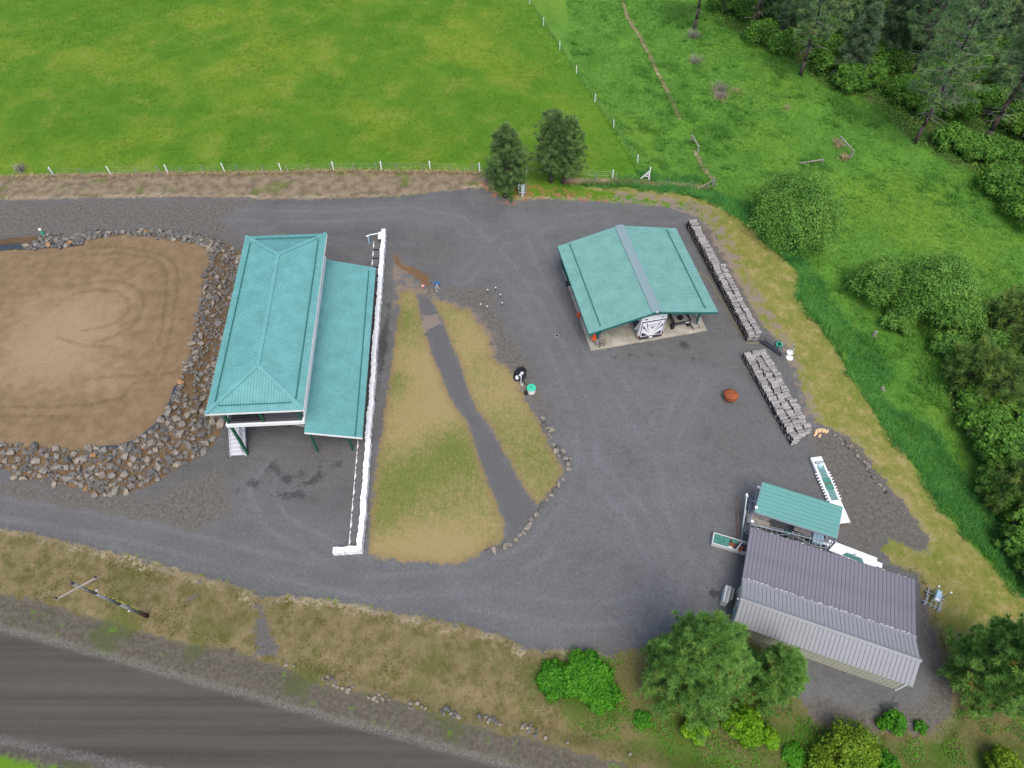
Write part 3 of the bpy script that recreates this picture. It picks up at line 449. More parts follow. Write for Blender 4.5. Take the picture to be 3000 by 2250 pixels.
_ra, _rb = DATA['road'][1], DATA['road'][6]
ROADROT = -math.atan2(_rb[1] - _ra[1], _rb[0] - _ra[0])
def ground_material():
    t = NT('ground cover'); A = {}
    def at(k):
        if k not in A: A[k] = t.attr(k)
        return A[k]
    n1, n2, n3, n4, n5 = t.noise(.07, 3), t.noise(.28, 3), t.noise(1.0, 4, .6), t.noise(3.2, 4, .65), t.noise(9, 3, .7)
    n6 = t.noise(22, 2, .7)
    ragged = t.math('ADD', t.math('MULTIPLY', t.math('SUBTRACT', n3, .5), 1.1), t.math('MULTIPLY', t.math('SUBTRACT', n4, .5), 1.3))
    def mask(k, w=.12, amp=1.0, off=0.0):
        return t.smooth(t.math('ADD', at(k), t.math('MULTIPLY', ragged, amp)), off - w, off + w)
    def two(f, lo, hi, a, b): return t.mix(t.smooth(f, lo, hi), a, b)
    streak = t.noise(2.2, 4, .65, None, (2.6, .8, 1)); streak2 = t.noise(5.0, 3, .65, None, (2.4, .7, 1), (0, 0, .5))
    # hay field
    n45a = t.math('ADD', t.math('MULTIPLY', n4, .5), t.math('MULTIPLY', n3, .5))
    c = two(t.math('ADD', t.math('MULTIPLY', n2, .45), t.math('ADD', t.math('MULTIPLY', n1, .3), t.math('MULTIPLY', n4, .25))), .3, .7, (.062, .155, .011), (.110, .210, .016))
    c = t.mix(t.math('MULTIPLY', t.smooth(n1, .46, .66), t.smooth(n45a, .3, .6, .2, .8)), c, (.185, .235, .024)); c = t.mix(t.smooth(n3, .45, .72, 0, .35), c, (.060, .150, .012))
    c = t.mix(t.smooth(streak, .5, .72, 0, .45), c, (.050, .135, .010)); c = t.mix(t.smooth(streak2, .52, .75, 0, .45), c, (.15, .24, .03))
    c = t.mix(t.math('MULTIPLY', t.smooth(n2, .5, .7), t.smooth(n45a, .35, .65, 0, .45)), c, (.21, .20, .055))
    c = t.mix(t.math('MULTIPLY', t.smooth(at('fieldline'), -8.5, -1.0), .65), c, t.mix(t.smooth(n45a, .35, .65), (.052, .150, .012), (.095, .205, .02)))
    c = t.mix(t.smooth(at('fieldline'), -.55, -.1, 0, .55), c, (.030, .115, .006))
    # verge
    v = two(n3, .3, .62, (0.1057, 0.09323, 0.03019), (0.1927, 0.1523, 0.07716)); v = t.mix(t.smooth(n2, .48, .68, 0, .75), v, (0.0839, 0.09944, 0.02013))
    v = t.mix(t.smooth(streak, .5, .72, 0, .5), v, (0.2362, 0.1927, 0.1141)); v = t.mix(t.smooth(n5, .5, .75, 0, .45), v, (0.06215, 0.05904, 0.02348))
    vg = two(n2, .35, .62, (0.133, 0.119, 0.0455), (0.0595, 0.105, 0.014)); vg = t.mix(t.smooth(n4, .5, .72, 0, .6), vg, (0.0385, 0.0805, 0.0098))
    v = t.mix(mask('vgreen', .8, 2.0), v, vg); c = t.mix(mask('verge', .3), c, v)
    # mown bank
    m = two(t.math('ADD', t.math('MULTIPLY', n2, .5), t.math('MULTIPLY', n3, .5)), .32, .64, (.125, .160, .024), (.235, .205, .062)); m = t.mix(t.smooth(n3, .5, .68, 0, .7), m, (.30, .245, .105))
    m = t.mix(t.smooth(streak, .5, .72, 0, .5), m, (.30, .27, .10)); m = t.mix(t.smooth(n4, .5, .72, 0, .6), m, (.085, .125, .018)); m = t.mix(t.smooth(streak2, .55, .75, 0, .4), m, (.17, .115, .05)); c = t.mix(mask('mown', .3), c, m)
    # meadow
    md = two(t.math('ADD', t.math('MULTIPLY', n2, .5), t.math('MULTIPLY', n4, .5)), .32, .68, (.066, .165, .022), (.112, .245, .034)); md = t.mix(t.smooth(n1, .45, .7, 0, .6), md, (.155, .25, .024))
    md = t.mix(t.smooth(streak, .5, .72, 0, .5), md, (.044, .12, .018)); md = t.mix(t.smooth(streak2, .54, .78, 0, .5), md, (.13, .24, .05)); md = t.mix(t.smooth(n3, .5, .72, 0, .4), md, (.070, .14, .02))
    md = t.mix(t.math('MULTIPLY', t.smooth(n3, .64, .74), t.smooth(n4, .5, .6)), md, (.28, .23, .13))
    c = t.mix(mask('tall', .2, .7), c, md); c = t.mix(t.math('MULTIPLY', t.smooth(at('strawline'), -.26, -.04), t.smooth(n4, .30, .48)), c, (.56, .49, .34))
    fo = two(n3, .35, .65, (.045, .10, .016), (.075, .115, .030)); fo = t.mix(t.smooth(n2, .58, .72, 0, .6), fo, (.14, .10, .05))
    c = t.mix(mask('forest', .5, 1.6), c, fo)
    # dry band along the fence
    b = two(n3, .3, .65, (0.133, 0.1015, 0.0665), (0.238, 0.1855, 0.119)); b = t.mix(t.smooth(n2, .55, .68, 0, .8), b, (0.091, 0.133, 0.021)); b = t.mix(t.smooth(n5, .5, .75, 0, .5), b, (0.091, 0.0665, 0.042))
    c = t.mix(mask('band', .15, .6), c, b); c = t.mix(mask('band2', .2, .5), c, t.mix(.5, b, (.33, .25, .17)))
    # gravel yard with a straw fringe
    fr = two(n4, .3, .62, (0.2025, 0.1425, 0.0825), (0.345, 0.285, 0.2025))
    frw = t.math('MULTIPLY', t.smooth(n2, .38, .6, .12, .9), t.smooth(at('px'), 6.0, 14.0, 1, .35)); c = t.mix(t.math('MULTIPLY', frw, t.math('MULTIPLY', t.smooth(t.math('ADD', at('gravel'), t.math('MULTIPLY', ragged, 1.5)), -.75, -.25), t.smooth(n4, .3, .55))), c, fr)
    grain = t.voro(19.0); gv = t.n("ShaderNodeRGBToBW"); t.link(grain, gv.inputs[0]); gb = gv.outputs[0]
    sweep = t.noise(.5, 4, .6, None, (.35, 1.2, 1), (0, 0, .5))
    west = t.smooth(at('px'), -26.0, 14.0)
    g = t.mix(west, two(n2, .3, .7, (.086, .083, .080), (.110, .106, .100)), two(n2, .3, .7, (.106, .108, .107), (.134, .135, .132)))
    g = t.mix(t.smooth(n1, .42, .66, 0, .6), g, (.105, .098, .088)); g = t.mix(t.smooth(n3, .45, .72, 0, .5), g, (.075, .071, .067))
    rut = t.smooth(t.math('ABSOLUTE', t.math('SUBTRACT', t.math('ADD', at('lane'), t.math('MULTIPLY', t.math('SUBTRACT', n3, .5), .5)), .85)), .08, .42, 1, 0)
    g = t.mix(t.math('MULTIPLY', rut, t.smooth(n2, .3, .6, .1, .65)), g, (.150, .154, .16)); g = t.mix(t.smooth(at('lane'), 1.2, 3.2, .35, 0), g, (.135, .138, .142))
    g = t.mix(t.smooth(sweep, .45, .72, 0, .45), g, (.140, .145, .15)); g = t.mix(t.smooth(n4, .42, .72, 0, .4), g, (.066, .066, .067))
    g = t.mix(t.smooth(n6, .45, .75, 0, .55), g, (.19, .19, .19)); g = t.mix(t.smooth(n5, .52, .72, 0, .6), g, (.043, .043, .044)); g = t.mix(t.smooth(gb, .74, .97, 0, .4), g, (.26, .26, .26))
    co = two(n4, .3, .68, (.082, .074, .063), (.135, .124, .108)); co = t.mix(t.smooth(gb, .5, 1.0, 0, .3), co, (.27, .24, .20)); co = t.mix(t.smooth(n5, .55, .72, 0, .6), co, (.055, .052, .048))
    g = t.mix(mask('coarse', .5, 1.4), g, co)
    g = t.mix(t.math('MULTIPLY', mask('stain', .22, .8, .02), .62), g, (.028, .028, .03))
    c = t.mix(mask('gravel', .12, 1.15), c, g)
    c = t.mix(t.math('MULTIPLY', mask('bankstrip', .3, .9), t.smooth(n3, .42, .56)), c, t.mix(t.smooth(n5, .45, .65), (.24, .19, .135), (.15, .135, .115)))
    nd = two(n4, .35, .62, (.25, .105, .05), (.34, .17, .09)); c = t.mix(t.math('MULTIPLY', mask('needles', .2, .9), t.smooth(n3, .42, .62, 0, .75)), c, nd)
    # lawn island
    c = t.mix(t.math('MULTIPLY', mask('lawncap', .4, .9), t.smooth(n3, .35, .6)), c, t.mix(t.smooth(n5, .4, .6), (.15, .115, .09), (.26, .205, .15)))
    dry = t.math('ADD', t.math('MULTIPLY', at('dry'), .36), t.math('ADD', t.math('MULTIPLY', n3, .65), t.math('MULTIPLY', n2, .35)))
    stripe = t.noise(1.3, 3, .6, None, (3.2, .10, 1), (0, 0, .06))
    dry = t.math('ADD', dry, t.math('MULTIPLY', t.math('SUBTRACT', stripe, .5), .32))
    n45 = t.math('ADD', t.math('MULTIPLY', n4, .6), t.math('MULTIPLY', n5, .4))
    la = t.mix(t.smooth(t.math('ADD', t.math('MULTIPLY', dry, .75), t.math('MULTIPLY', t.math('SUBTRACT', n45, .5), 1.5)), .02, .68), (.118, .145, .030), (.275, .215, .098))
    la = t.mix(t.smooth(streak, .5, .75, 0, .4), la, (.34, .28, .15)); la = t.mix(t.smooth(streak2, .55, .78, 0, .5), la, (.085, .10, .028))
    la = t.mix(t.math('MULTIPLY', t.smooth(t.math('ADD', at('lawn'), t.math('MULTIPLY', ragged, .6)), .1, .8, .7, 0), t.smooth(n4, .3, .6, .3, 1)), la, (.21, .145, .075))
    c = t.mix(mask('lawn', .15, .9), c, la)
    pa = two(n5, .3, .7, (.072, .070, .070), (.128, .125, .124)); pa = t.mix(t.smooth(n6, .5, .8, 0, .6), pa, (.19, .19, .195)); c = t.mix(t.math('MULTIPLY', mask('path', .22, 1.25, .20), .9), c, pa)
    c = t.mix(t.math('MULTIPLY', mask('pathdirt', .2, .7), .7), c, (.24, .19, .15)); c = t.mix(t.math('MULTIPLY', mask('litter', .15, .6), .85), c, two(n5, .4, .65, (.11, .06, .028), (.22, .12, .05)))
    # pad and its bank
    so = two(n3, .3, .7, (0.1, 0.0656, 0.0344), (0.16, 0.108, 0.0576)); c = t.mix(mask('riprap', .15, .5), c, so)
    pale = t.math('ADD', at('pale'), t.math('MULTIPLY', t.math('SUBTRACT', t.noise(.5, 5, .65), .5), 2.4))
    p = two(n3, .3, .7, (.172, .116, .064), (.215, .150, .086)); p = t.mix(t.smooth(t.math('ADD', pale, t.math('MULTIPLY', t.math('SUBTRACT', n4, .5), 1.6)), .0, 2.1, 0, .95), p, (.29, .208, .126)); p = t.mix(t.smooth(n4, .5, .75, 0, .4), p, (0.0936, 0.06084, 0.03276))
    p = t.mix(t.math('MULTIPLY', t.smooth(n2, .6, .7), t.smooth(n5, .55, .68, 0, .35)), p, (0.0935, 0.119, 0.034))
    p = t.mix(t.math('MULTIPLY', t.smooth(at('track'), .08, .34, 1, 0), t.smooth(n4, .3, .7, .08, .42)), p, (0.08075, 0.0527, 0.0289)); c = t.mix(mask('pad', .1, .4), c, p)
    # shoulder and road
    sh = two(n4, .3, .7, (0.0756, 0.06624, 0.04752), (0.1188, 0.1066, 0.08496)); sh = t.mix(t.smooth(n2, .52, .66, 0, .7), sh, (0.072, 0.0864, 0.02736)); sh = t.mix(t.smooth(n5, .55, .7, 0, .6), sh, (0.0396, 0.03744, 0.0324)); sh = t.mix(t.math('MULTIPLY', t.smooth(n3, .60, .7), t.smooth(n5, .4, .6)), sh, (0.0936, 0.1728, 0.0144))
    c = t.mix(mask('shoulder', .2, .9), c, sh)
    lanes = t.noise(.62, 4, .6, None, (.035, 1.9, 1), (0, 0, ROADROT)); ro = two(lanes, .2, .8, (.050, .045, .038), (.095, .086, .072)); ro = t.mix(t.smooth(n3, .4, .7, 0, .35), ro, (.068, .063, .055)); ro = t.mix(t.smooth(n5, .45, .8, 0, .35), ro, (.115, .108, .096))
    berm = t.smooth(t.math('ABSOLUTE', t.math('ADD', at('road'), t.math('MULTIPLY', ragged, .25))), .05, .5, .8, 0); berm2 = t.smooth(t.math('ABSOLUTE', t.math('ADD', at('roadlow'), t.math('MULTIPLY', ragged, .3))), .1, .5, .7, 0)
    c = t.mix(mask('road', .15, .3), c, ro); c = t.mix(t.math('MULTIPLY', t.math('MAXIMUM', berm, berm2), t.smooth(n5, .35, .62)), c, (.165, .155, .138))
    c = t.mix(mask('roadlow', .4, .8, .5), c, sh); c = t.mix(mask('cornergrass', .3, .9), c, (.10, .20, .015))
    soft = t.math('SUBTRACT', 1.0, t.math('MAXIMUM', t.smooth(at('gravel'), 0, .3), t.smooth(at('road'), 0, .3), True))
    h = t.math('ADD', t.math('MULTIPLY', n4, t.math('MULTIPLY', soft, 1.3)), t.math('ADD', t.math('MULTIPLY', n5, .5), t.math('MULTIPLY', gb, .12)))
    t.principled(c, .95, .12, 0, t.bump(h, .55, .09)); return t.mat
M['ground'] = ground_material()
ATTRS = ['gravel', 'coarse', 'tall', 'forest', 'mown', 'verge', 'vgreen', 'band', 'band2', 'needles', 'bankstrip', 'lawn', 'path', 'pathdirt', 'litter', 'lawncap', 'pad', 'riprap', 'road', 'roadlow', 'cornergrass', 'shoulder', 'stain', 'track', 'pale', 'dry', 'strawline', 'fieldline', 'px', 'lane']

def mesh_np(name, V, Fc, mat, attrs=None, smooth=False):
    me = bpy.data.meshes.new(name); n, k = Fc.shape
    me.vertices.add(len(V)); me.vertices.foreach_set("co", np.ascontiguousarray(V, np.float32).ravel())
    me.loops.add(n * k); me.loops.foreach_set("vertex_index", np.ascontiguousarray(Fc, np.int32).ravel())
    me.polygons.add(n); me.polygons.foreach_set("loop_start", np.arange(0, n * k, k, dtype=np.int32)); me.polygons.foreach_set("loop_total", np.full(n, k, np.int32))
    if smooth: me.polygons.foreach_set("use_smooth", np.ones(n, bool))
    me.update(calc_edges=True); me.materials.append(mat)
    for a, v in (attrs or {}).items():
        at = me.attributes.new(a, 'FLOAT', 'POINT'); at.data.foreach_set("value", np.ascontiguousarray(v, np.float32))
    return me
ii, jj = np.meshgrid(np.arange(NX - 1), np.arange(NY - 1)); q = (jj * NX + ii).ravel()
quads = np.stack([q, q + 1, q + 1 + NX, q + NX], 1)
Vg = np.stack([PXf, PYf, Hz], 1)
cen = lambda k: Zn[k][quads].mean(1) > 0
surf = np.zeros(len(quads), int)
NAMES = ['field', 'verge', 'grass_bank', 'meadow', 'forest_floor', 'fence_strip', 'gravel_yard', 'lawn', 'gravel_path', 'stone_bank', 'dirt_pad', 'road_shoulder', 'road']
for i, k in enumerate(['verge', 'mown', 'tall', 'forest', 'band', 'gravel', 'lawn', 'path', 'riprap', 'pad', 'shoulder', 'road'], 1): surf[cen(k)] = i
for i, nm in enumerate(NAMES):
    fq = quads[surf == i]
    if not len(fq): continue
    used, inv = np.unique(fq, return_inverse=True)
    o = obj(nm, mesh_np(nm, Vg[used], inv.reshape(fq.shape), M['ground'], {a: Zn[a][used] for a in ATTRS}, True)); tag(o, kind='structure')
# the land beyond, out to the horizon
far = MB(); B = 1500.0
zs = 0.0
ring = [(-B, -B), (B, -B), (B, B), (-B, B)]; inner = [(GX0, GY0), (GX1, GY0), (GX1, GY1), (GX0, GY1)]
for k in range(4):
    a, b = ring[k], ring[(k + 1) % 4]; c2, d2 = inner[(k + 1) % 4], inner[k]
    far.add([(*a, zs), (*b, zs), (*c2, zs), (*d2, zs)], [(0, 1, 2, 3)])
fm = NT('far land'); fm.principled(fm.mix(fm.smooth(fm.noise(.02, 5, .6), .35, .65), (.07, .16, .012), (.12, .2, .02)), .95, .1); 
tag(obj('ground', far, fm.mat), kind='structure')

# ---------------------------------------------------------------- grass blades
def tufts(name, pts, h, mat, blades=5, lean=.5, wid=.03, tint=None, kind='stuff', label=None):
    n = len(pts); K = blades; base = np.repeat(pts, K, 0); N = n * K
    ang = rng.random(N) * 2 * np.pi; off = rng.random((N, 1)) * .16
    base = base + np.stack([np.cos(ang), np.sin(ang), np.zeros(N)], 1) * off; base[:, 2] -= .03
    hh = np.repeat(h, K) * (.6 + .6 * rng.random(N)); la = ang + rng.normal(0, .5, N); ln = hh * lean * (.4 + rng.random(N))
    tip = base + np.stack([np.cos(la) * ln, np.sin(la) * ln, hh], 1)
    sd = np.stack([-np.sin(la), np.cos(la), np.zeros(N)], 1) * (wid * (.6 + .8 * rng.random((N, 1))))
    V = np.stack([base - sd, base + sd, tip], 1).reshape(-1, 3)
    tn = np.clip((np.repeat(tint, K) if tint is not None else .5) + rng.normal(0, .16, N), 0, 1)
    o = obj(name, mesh_np(name, V, np.arange(N * 3).reshape(N, 3), mat, {'tint': np.repeat(tn, 3)})); tag(o, label, None, None, kind); return o
def scatter(n, x0, x1, y0, y1, test):
    x = rng.uniform(x0, x1, n); y = rng.uniform(y0, y1, n); m = test(x, y); x, y = x[m], y[m]
    return np.stack([x, y, sample(Hz, x, y)], 1)
inview = lambda x, y: np.abs(x) < 12 + .70 * np.hypot(y, 55) + 2
S_ = lambda k: (lambda x, y: sample(Zn[k], x, y))
bare = lambda x, y: (S_('tall')(x, y) < .1) & (S_('band')(x, y) < 0) & (S_('gravel')(x, y) < -.3) & (S_('verge')(x, y) < 0) & (S_('mown')(x, y) < 0)
p = scatter(90000, -84, 42, 60, 112, lambda x, y: inview(x, y) & bare(x, y)); tufts('hay_grass', p, .09 + .08 * vnoise(.3, 5, p[:, 0], p[:, 1]), F['grass_field'], 4, 1.3, .024, .25 + .5 * vnoise(.9, 9, p[:, 0], p[:, 1]))
p = scatter(130000, 8, 84, 14, 112, lambda x, y: inview(x, y) & (S_('tall')(x, y) > .1) & (S_('forest')(x, y) < .3)); tufts('meadow_grass', p, .12 + .16 * vnoise(.5, 6, p[:, 0], p[:, 1]) + .42 * sstep(vnoise(.8, 16, p[:, 0], p[:, 1]) * .6 + vnoise(.21, 17, p[:, 0], p[:, 1]) * .5, .58, .80), F['grass_meadow'], 4, 1.0, .034, np.clip(.05 + .95 * (.55 * vnoise(.8, 10, p[:, 0], p[:, 1]) + .45 * vnoise(.17, 18, p[:, 0], p[:, 1])), 0, 1))
p = scatter(85000, 8, 66, 14, 70, lambda x, y: inview(x, y) & (S_('tall')(x, y) > -.1 + 1.1 * (vnoise(.9, 3, x, y) - .5)) & (S_('tall')(x, y) < 1.2 + 5 * vnoise(.3, 13, x, y))); tufts('bank_grass', p, .24 + .30 * vnoise(.6, 7, p[:, 0], p[:, 1]), F['grass_bank'], 5, 1.1, .028, .15 + .8 * vnoise(.9, 11, p[:, 0], p[:, 1]))
p = scatter(46000, -40, 40, 2, 30, lambda x, y: inview(x, y) & (S_('verge')(x, y) > 0) & (S_('gravel')(x, y) < -.15) & (S_('road')(x, y) < -2.5) & (S_('lawn')(x, y) < 0) & (S_('mown')(x, y) < 0)); tufts('verge_grass', p, .06 + .10 * vnoise(.7, 8, p[:, 0], p[:, 1]), F['dry_tuft'], 4, 1.0, .022, vnoise(.4, 12, p[:, 0], p[:, 1]))
dl = []
for ln in (DATA['dead_grass_line'], DATA['dead_grass_line2']):
    for a, b in zip(ln, ln[1:]):
        n = int(math.dist(a, b) * 16); u = rng.random(n)
        dl.append(np.stack([a[0] + (b[0] - a[0]) * u + rng.normal(0, .08, n), a[1] + (b[1] - a[1]) * u + rng.normal(0, .08, n)], 1))
for (cx, cy, r, n) in [(*DATA['brush'][2][:2], 1.6, 90), (*DATA['brush'][3][:2], 1.2, 90), (*DATA['brace2'][0], .8, 90), (DATA['brace2'][1][0] - .7, DATA['brace2'][1][1], .6, 90), (*DATA['cornerpost'][1], .6, 60), (30, 88, .8, 40), (36, 84, .6, 30)]:
    dl.append(np.stack([cx + rng.normal(0, r * .5, n), cy + rng.normal(0, r * .5, n)], 1))
u = rng.random(900); dl.append(np.stack([6 + 17.5 * u, np.interp(6 + 17.5 * u, [6, 23.5], [67.6, 67.9]) + rng.normal(0, .18, 900)], 1))
u = rng.random(1500); xs = -75 + 75 * u; dl.append(np.stack([xs, np.interp(xs, [-75, -50, -20, 0], [67.4, 68.2, 69.3, 69.2]) + rng.normal(0, .2, 1500)], 1))
dl = np.concatenate(dl); dl = np.concatenate([dl, sample(Hz, dl[:, 0], dl[:, 1])[:, None]], 1)
tufts('dry_grass', dl, np.full(len(dl), .3), F['straw'], 5, 1.0, .03, np.full(len(dl), .5))

# ---------------------------------------------------------------- metal roofs
def roof_slope(mb, poly, eave_dir, spacing, t=.05, rib=(.055, .05), first=.0):
    """planar metal roof (corners counter-clockwise from above) with standing ribs running up the slope"""
    P = [Vector(p) for p in poly]; nrm = (P[1] - P[0]).cross(P[2] - P[0]).normalized()
    if nrm.z < 0: nrm = -nrm
    mb.prism([p - nrm * t for p in P], nrm * t)
    e = Vector(eave_dir).normalized(); up = nrm.cross(e).normalized()
    o = P[0]; co = [((p - o).dot(e), (p - o).dot(up)) for p in P]
    u0, u1 = min(a for a, b in co), max(a for a, b in co); u = u0 + first + spacing * .5
    while u < u1:
        ys = []
        for (a, b), (c, d) in zip(co, co[1:] + co[:1]):
            if (a > u) != (c > u): ys.append(b + (d - b) * (u - a) / (c - a))
        if len(ys) == 2:
            y0, y1 = min(ys), max(ys)
            if y1 - y0 > .1:
                w, h = rib[0] / 2, rib[1]; vs = []
                for y in (y0, y1):
                    for du, dn in ((-w, -.004), (w, -.004), (w * .6, h), (-w * .6, h)): vs.append(o + e * (u + du) + up * y + nrm * dn)
                mb.add(vs, [(3, 2, 1, 0), (4, 5, 6, 7), (0, 1, 5, 4), (1, 2, 6, 5), (2, 3, 7, 6), (3, 0, 4, 7)])
        u += spacing
    return mb
def cap_strip(mb, p, q, w, t, side=(0, 0, 0)):
    mb.bar(p, q, w, t); return mb

# ---------------------------------------------------------------- two-storey shop with hip roof and carport
OX, OY, RZ = -24.32, 30.23, R(3.55)
shop = thing('shop_building', 'long open building with teal hip roof, upper deck and attached carport', 'building', (OX, OY, 0), RZ)
W, L, ZE, ZR = 7.69, 20.15, 7.4, 8.42
a0, a1, a2, a3, r0, r1 = (0, 0, ZE), (W, 0, ZE), (W, L, ZE), (0, L, ZE), (W / 2, 3.78, ZR), (W / 2, L - 3.7, ZR)
roof = obj('roof', roof_slope(MB(), [a0, a1, r0], (1, 0, 0), .235), M['teal'], shop)
obj('roof_slope', roof_slope(MB(), [a1, a2, r1, r0], (0, 1, 0), .235), M['teal'], roof)
obj('roof_slope', roof_slope(MB(), [a3, a0, r0, r1], (0, 1, 0), .235), M['teal'], roof)
obj('roof_slope', roof_slope(MB(), [a2, a3, r1], (1, 0, 0), .235), M['teal'], roof)
for p, q_ in ((r0, r1), (a0, r0), (a1, r0), (a2, r1), (a3, r1)):
    lift = Vector((0, 0, .05)); obj('ridge_cap', MB().bar(Vector(p) + lift, Vector(q_) + lift, .34, .035), M['teal'], roof)
slz = (ZR - ZE) / (W / 2)
for p, q_ in (((.7, .9, 0), (.7, 19.0, 0)), ((W - .62, .9, 0), (W - .62, 19.0, 0)), ((1.0, .56, 0), (W - .95, .56, 0)), ((1.15, L - .75, 0), (W - .85, L - .75, 0))):
    d = min(p[0], W - p[0], p[1], L - p[1]); z = ZE + slz * d + .11
    obj('snow_guard', MB().tube((p[0], p[1], z), (q_[0], q_[1], z), .045, 6), M['teal_trim'], shop)
fa = MB(); z0, z1 = ZE - .24, ZE - .055
fa.span(-.03, W + .03, -.03, .0, z0, z1).span(-.03, W + .03, L, L + .03, z0, z1).span(-.03, 0, 0, L, z0, z1).span(W, W + .03, 0, L, z0, z1)
obj('fascia', fa, M['white'], shop)
obj('soffit', MB().span(.0, W, .0, L, ZE - .22, ZE - .18), M['wall_pale'], shop)
dk = MB(); dk.span(.82, 7.08, .52, 19.6, 4.78, 4.95)
obj('deck', dk, M['deck'], shop)
bm_ = MB().span(.74, 7.16, .38, .52, 4.62, 4.99).span(7.08, 7.16, .52, 19.6, 4.62, 4.97).span(.74, .82, .52, 19.6, 4.62, 4.97)
obj('deck_fascia', bm_, M['white'], shop)
obj('wall', MB().span(1.0, 5.9, 2.5, 19.0, 4.96, 7.18), M['wall_pale'], shop)
obj('door', MB().span(3.4, 4.4, 2.44, 2.5, 4.97, 7.0), M['white'], shop)
obj('deck_mat', MB().span(1.1, 3.7, .75, 2.3, 4.95, 4.975), M['black'], shop)
for x in (.98, 3.85, 6.92): obj('post', MB().span(x - .085, x + .085, .5, .67, 4.96, 7.2), M['green_post'], shop)
for y in (5.2, 10, 14.8, 19.3): obj('post', MB().span(6.85, 7.0, y, y + .16, 4.96, 7.2), M['green_post'], shop)
rl = MB()
for y_ in (5.08, 5.45, 5.92): rl.tube((.95, .6, y_), (6.95, .6, y_), .022, 5)
for k in range(52): rl.bar((1.0 + k * .115, .6, 5.08), (1.0 + k * .115, .6, 5.92), .02, .02)
obj('railing', rl, M['dark'], shop)
rl = MB()
for y_ in (5.3, 5.6, 5.92): rl.tube((7.0, .6, y_), (7.0, 19.5, y_), .02, 5)
for k in range(14): rl.bar((7.0, .7 + k * 1.44, 4.96), (7.0, .7 + k * 1.44, 5.92), .035, .035)
obj('railing', rl, M['dark'], shop)
for x, y in ((1.08, .45), (1.0, 6.5), (1.0, 13), (1.0, 19.3), (6.9, 6.5), (6.9, 13), (6.9, 19.3)): obj('post', MB().span(x - .1, x + .1, y - .1, y + .1, 0, 4.63), M['green_post'], shop)
lw = MB(); lw.span(1.1, 6.8, 8.0, 8.15, 0, 4.75).span(1.1, 1.25, 8.15, 19.3, 0, 4.75).span(6.65, 6.8, 8.15, 19.3, 0, 4.75)
obj('lower_wall', lw, M['wall_pale'], shop)
obj('joist_brace', MB().bar((6.0, .5, 4.6), (7.05, .5, 4.05), .09, .14), M['wood_old'], shop)
# stairs climbing under the deck
st = obj('stairs', MB().bar((-.36, .25, .05), (-.36, 6.4, 4.75), .05, .28).bar((.98, .25, .05), (.98, 6.4, 4.75), .05, .28), M['stair'], shop)
for k in range(21): obj('tread', MB().span(-.34, .96, .28 + k * .29, .28 + k * .29 + .29, .16 + k * .222, .20 + k * .222).span(-.34, .96, .555 + k * .29, .575 + k * .29, .20 + k * .222, .382 + k * .222), M['stair'], st)
hr = MB(); 
for x in (.80,):
    for zz in (.35, .7, 1.0): hr.tube((x, .35, .2 + zz), (x, 6.2, 4.68 + zz), .018, 5)
    for k in range(16): hr.bar((x, .4 + k * .38, .2 + k * .29), (x, .4 + k * .38, 1.2 + k * .29), .025, .025)
obj('handrail', hr, M['dark'], st)
hr = MB().tube((-.55, .1, .0), (-.55, .1, 1.05), .02, 5).tube((-.55, .1, 1.0), (-.55, 6.2, 5.5), .015, 5); obj('handrail', hr, M['dark'], st)
# carport lean-to
c0, c1, c2, c3 = (7.16, -.38, 4.6), (11.61, -.05, 2.75), (11.70, 19.95, 2.75), (7.16, 19.47, 4.6)
cr = obj('carport_roof', roof_slope(MB(), [c0, c1, c2, c3], (0, 1, 0), .235), M['teal'], shop)
sl = (4.6 - 2.75) / (11.65 - 7.16); zg = lambda x: 4.6 - sl * (x - 7.16)
obj('snow_guard', MB().tube((11.08, -.1, zg(11.08) + .1), (11.08, 19.2, zg(11.08) + .1), .045, 6), M['teal_trim'], cr)
obj('fascia', MB().bar((7.16, -.40, 4.47), (11.60, -.07, 2.62), .03, .2), M['white'], cr)
obj('fascia', MB().bar((11.63, -.05, 2.64), (11.72, 19.95, 2.64), .03, .18), M['dark'], cr)
obj('gutter', MB().path([(7.05, .45, 4.98), (7.07, 1, 5.02), (7.09, 19.2, 5.02), (7.16, 19.5, 4.9)], .055, 8), M['white'], shop, smooth=True)
for x, y in ((7.22, .37), (10.28, .40), (7.22, 6.6), (10.28, 6.6), (7.22, 13), (10.28, 13), (7.22, 19.2), (10.28, 19.2)):
    obj('carport_post', MB().span(x - .085, x + .085, y - .085, y + .085, 0, zg(x) - .1), M['green_post'], shop)

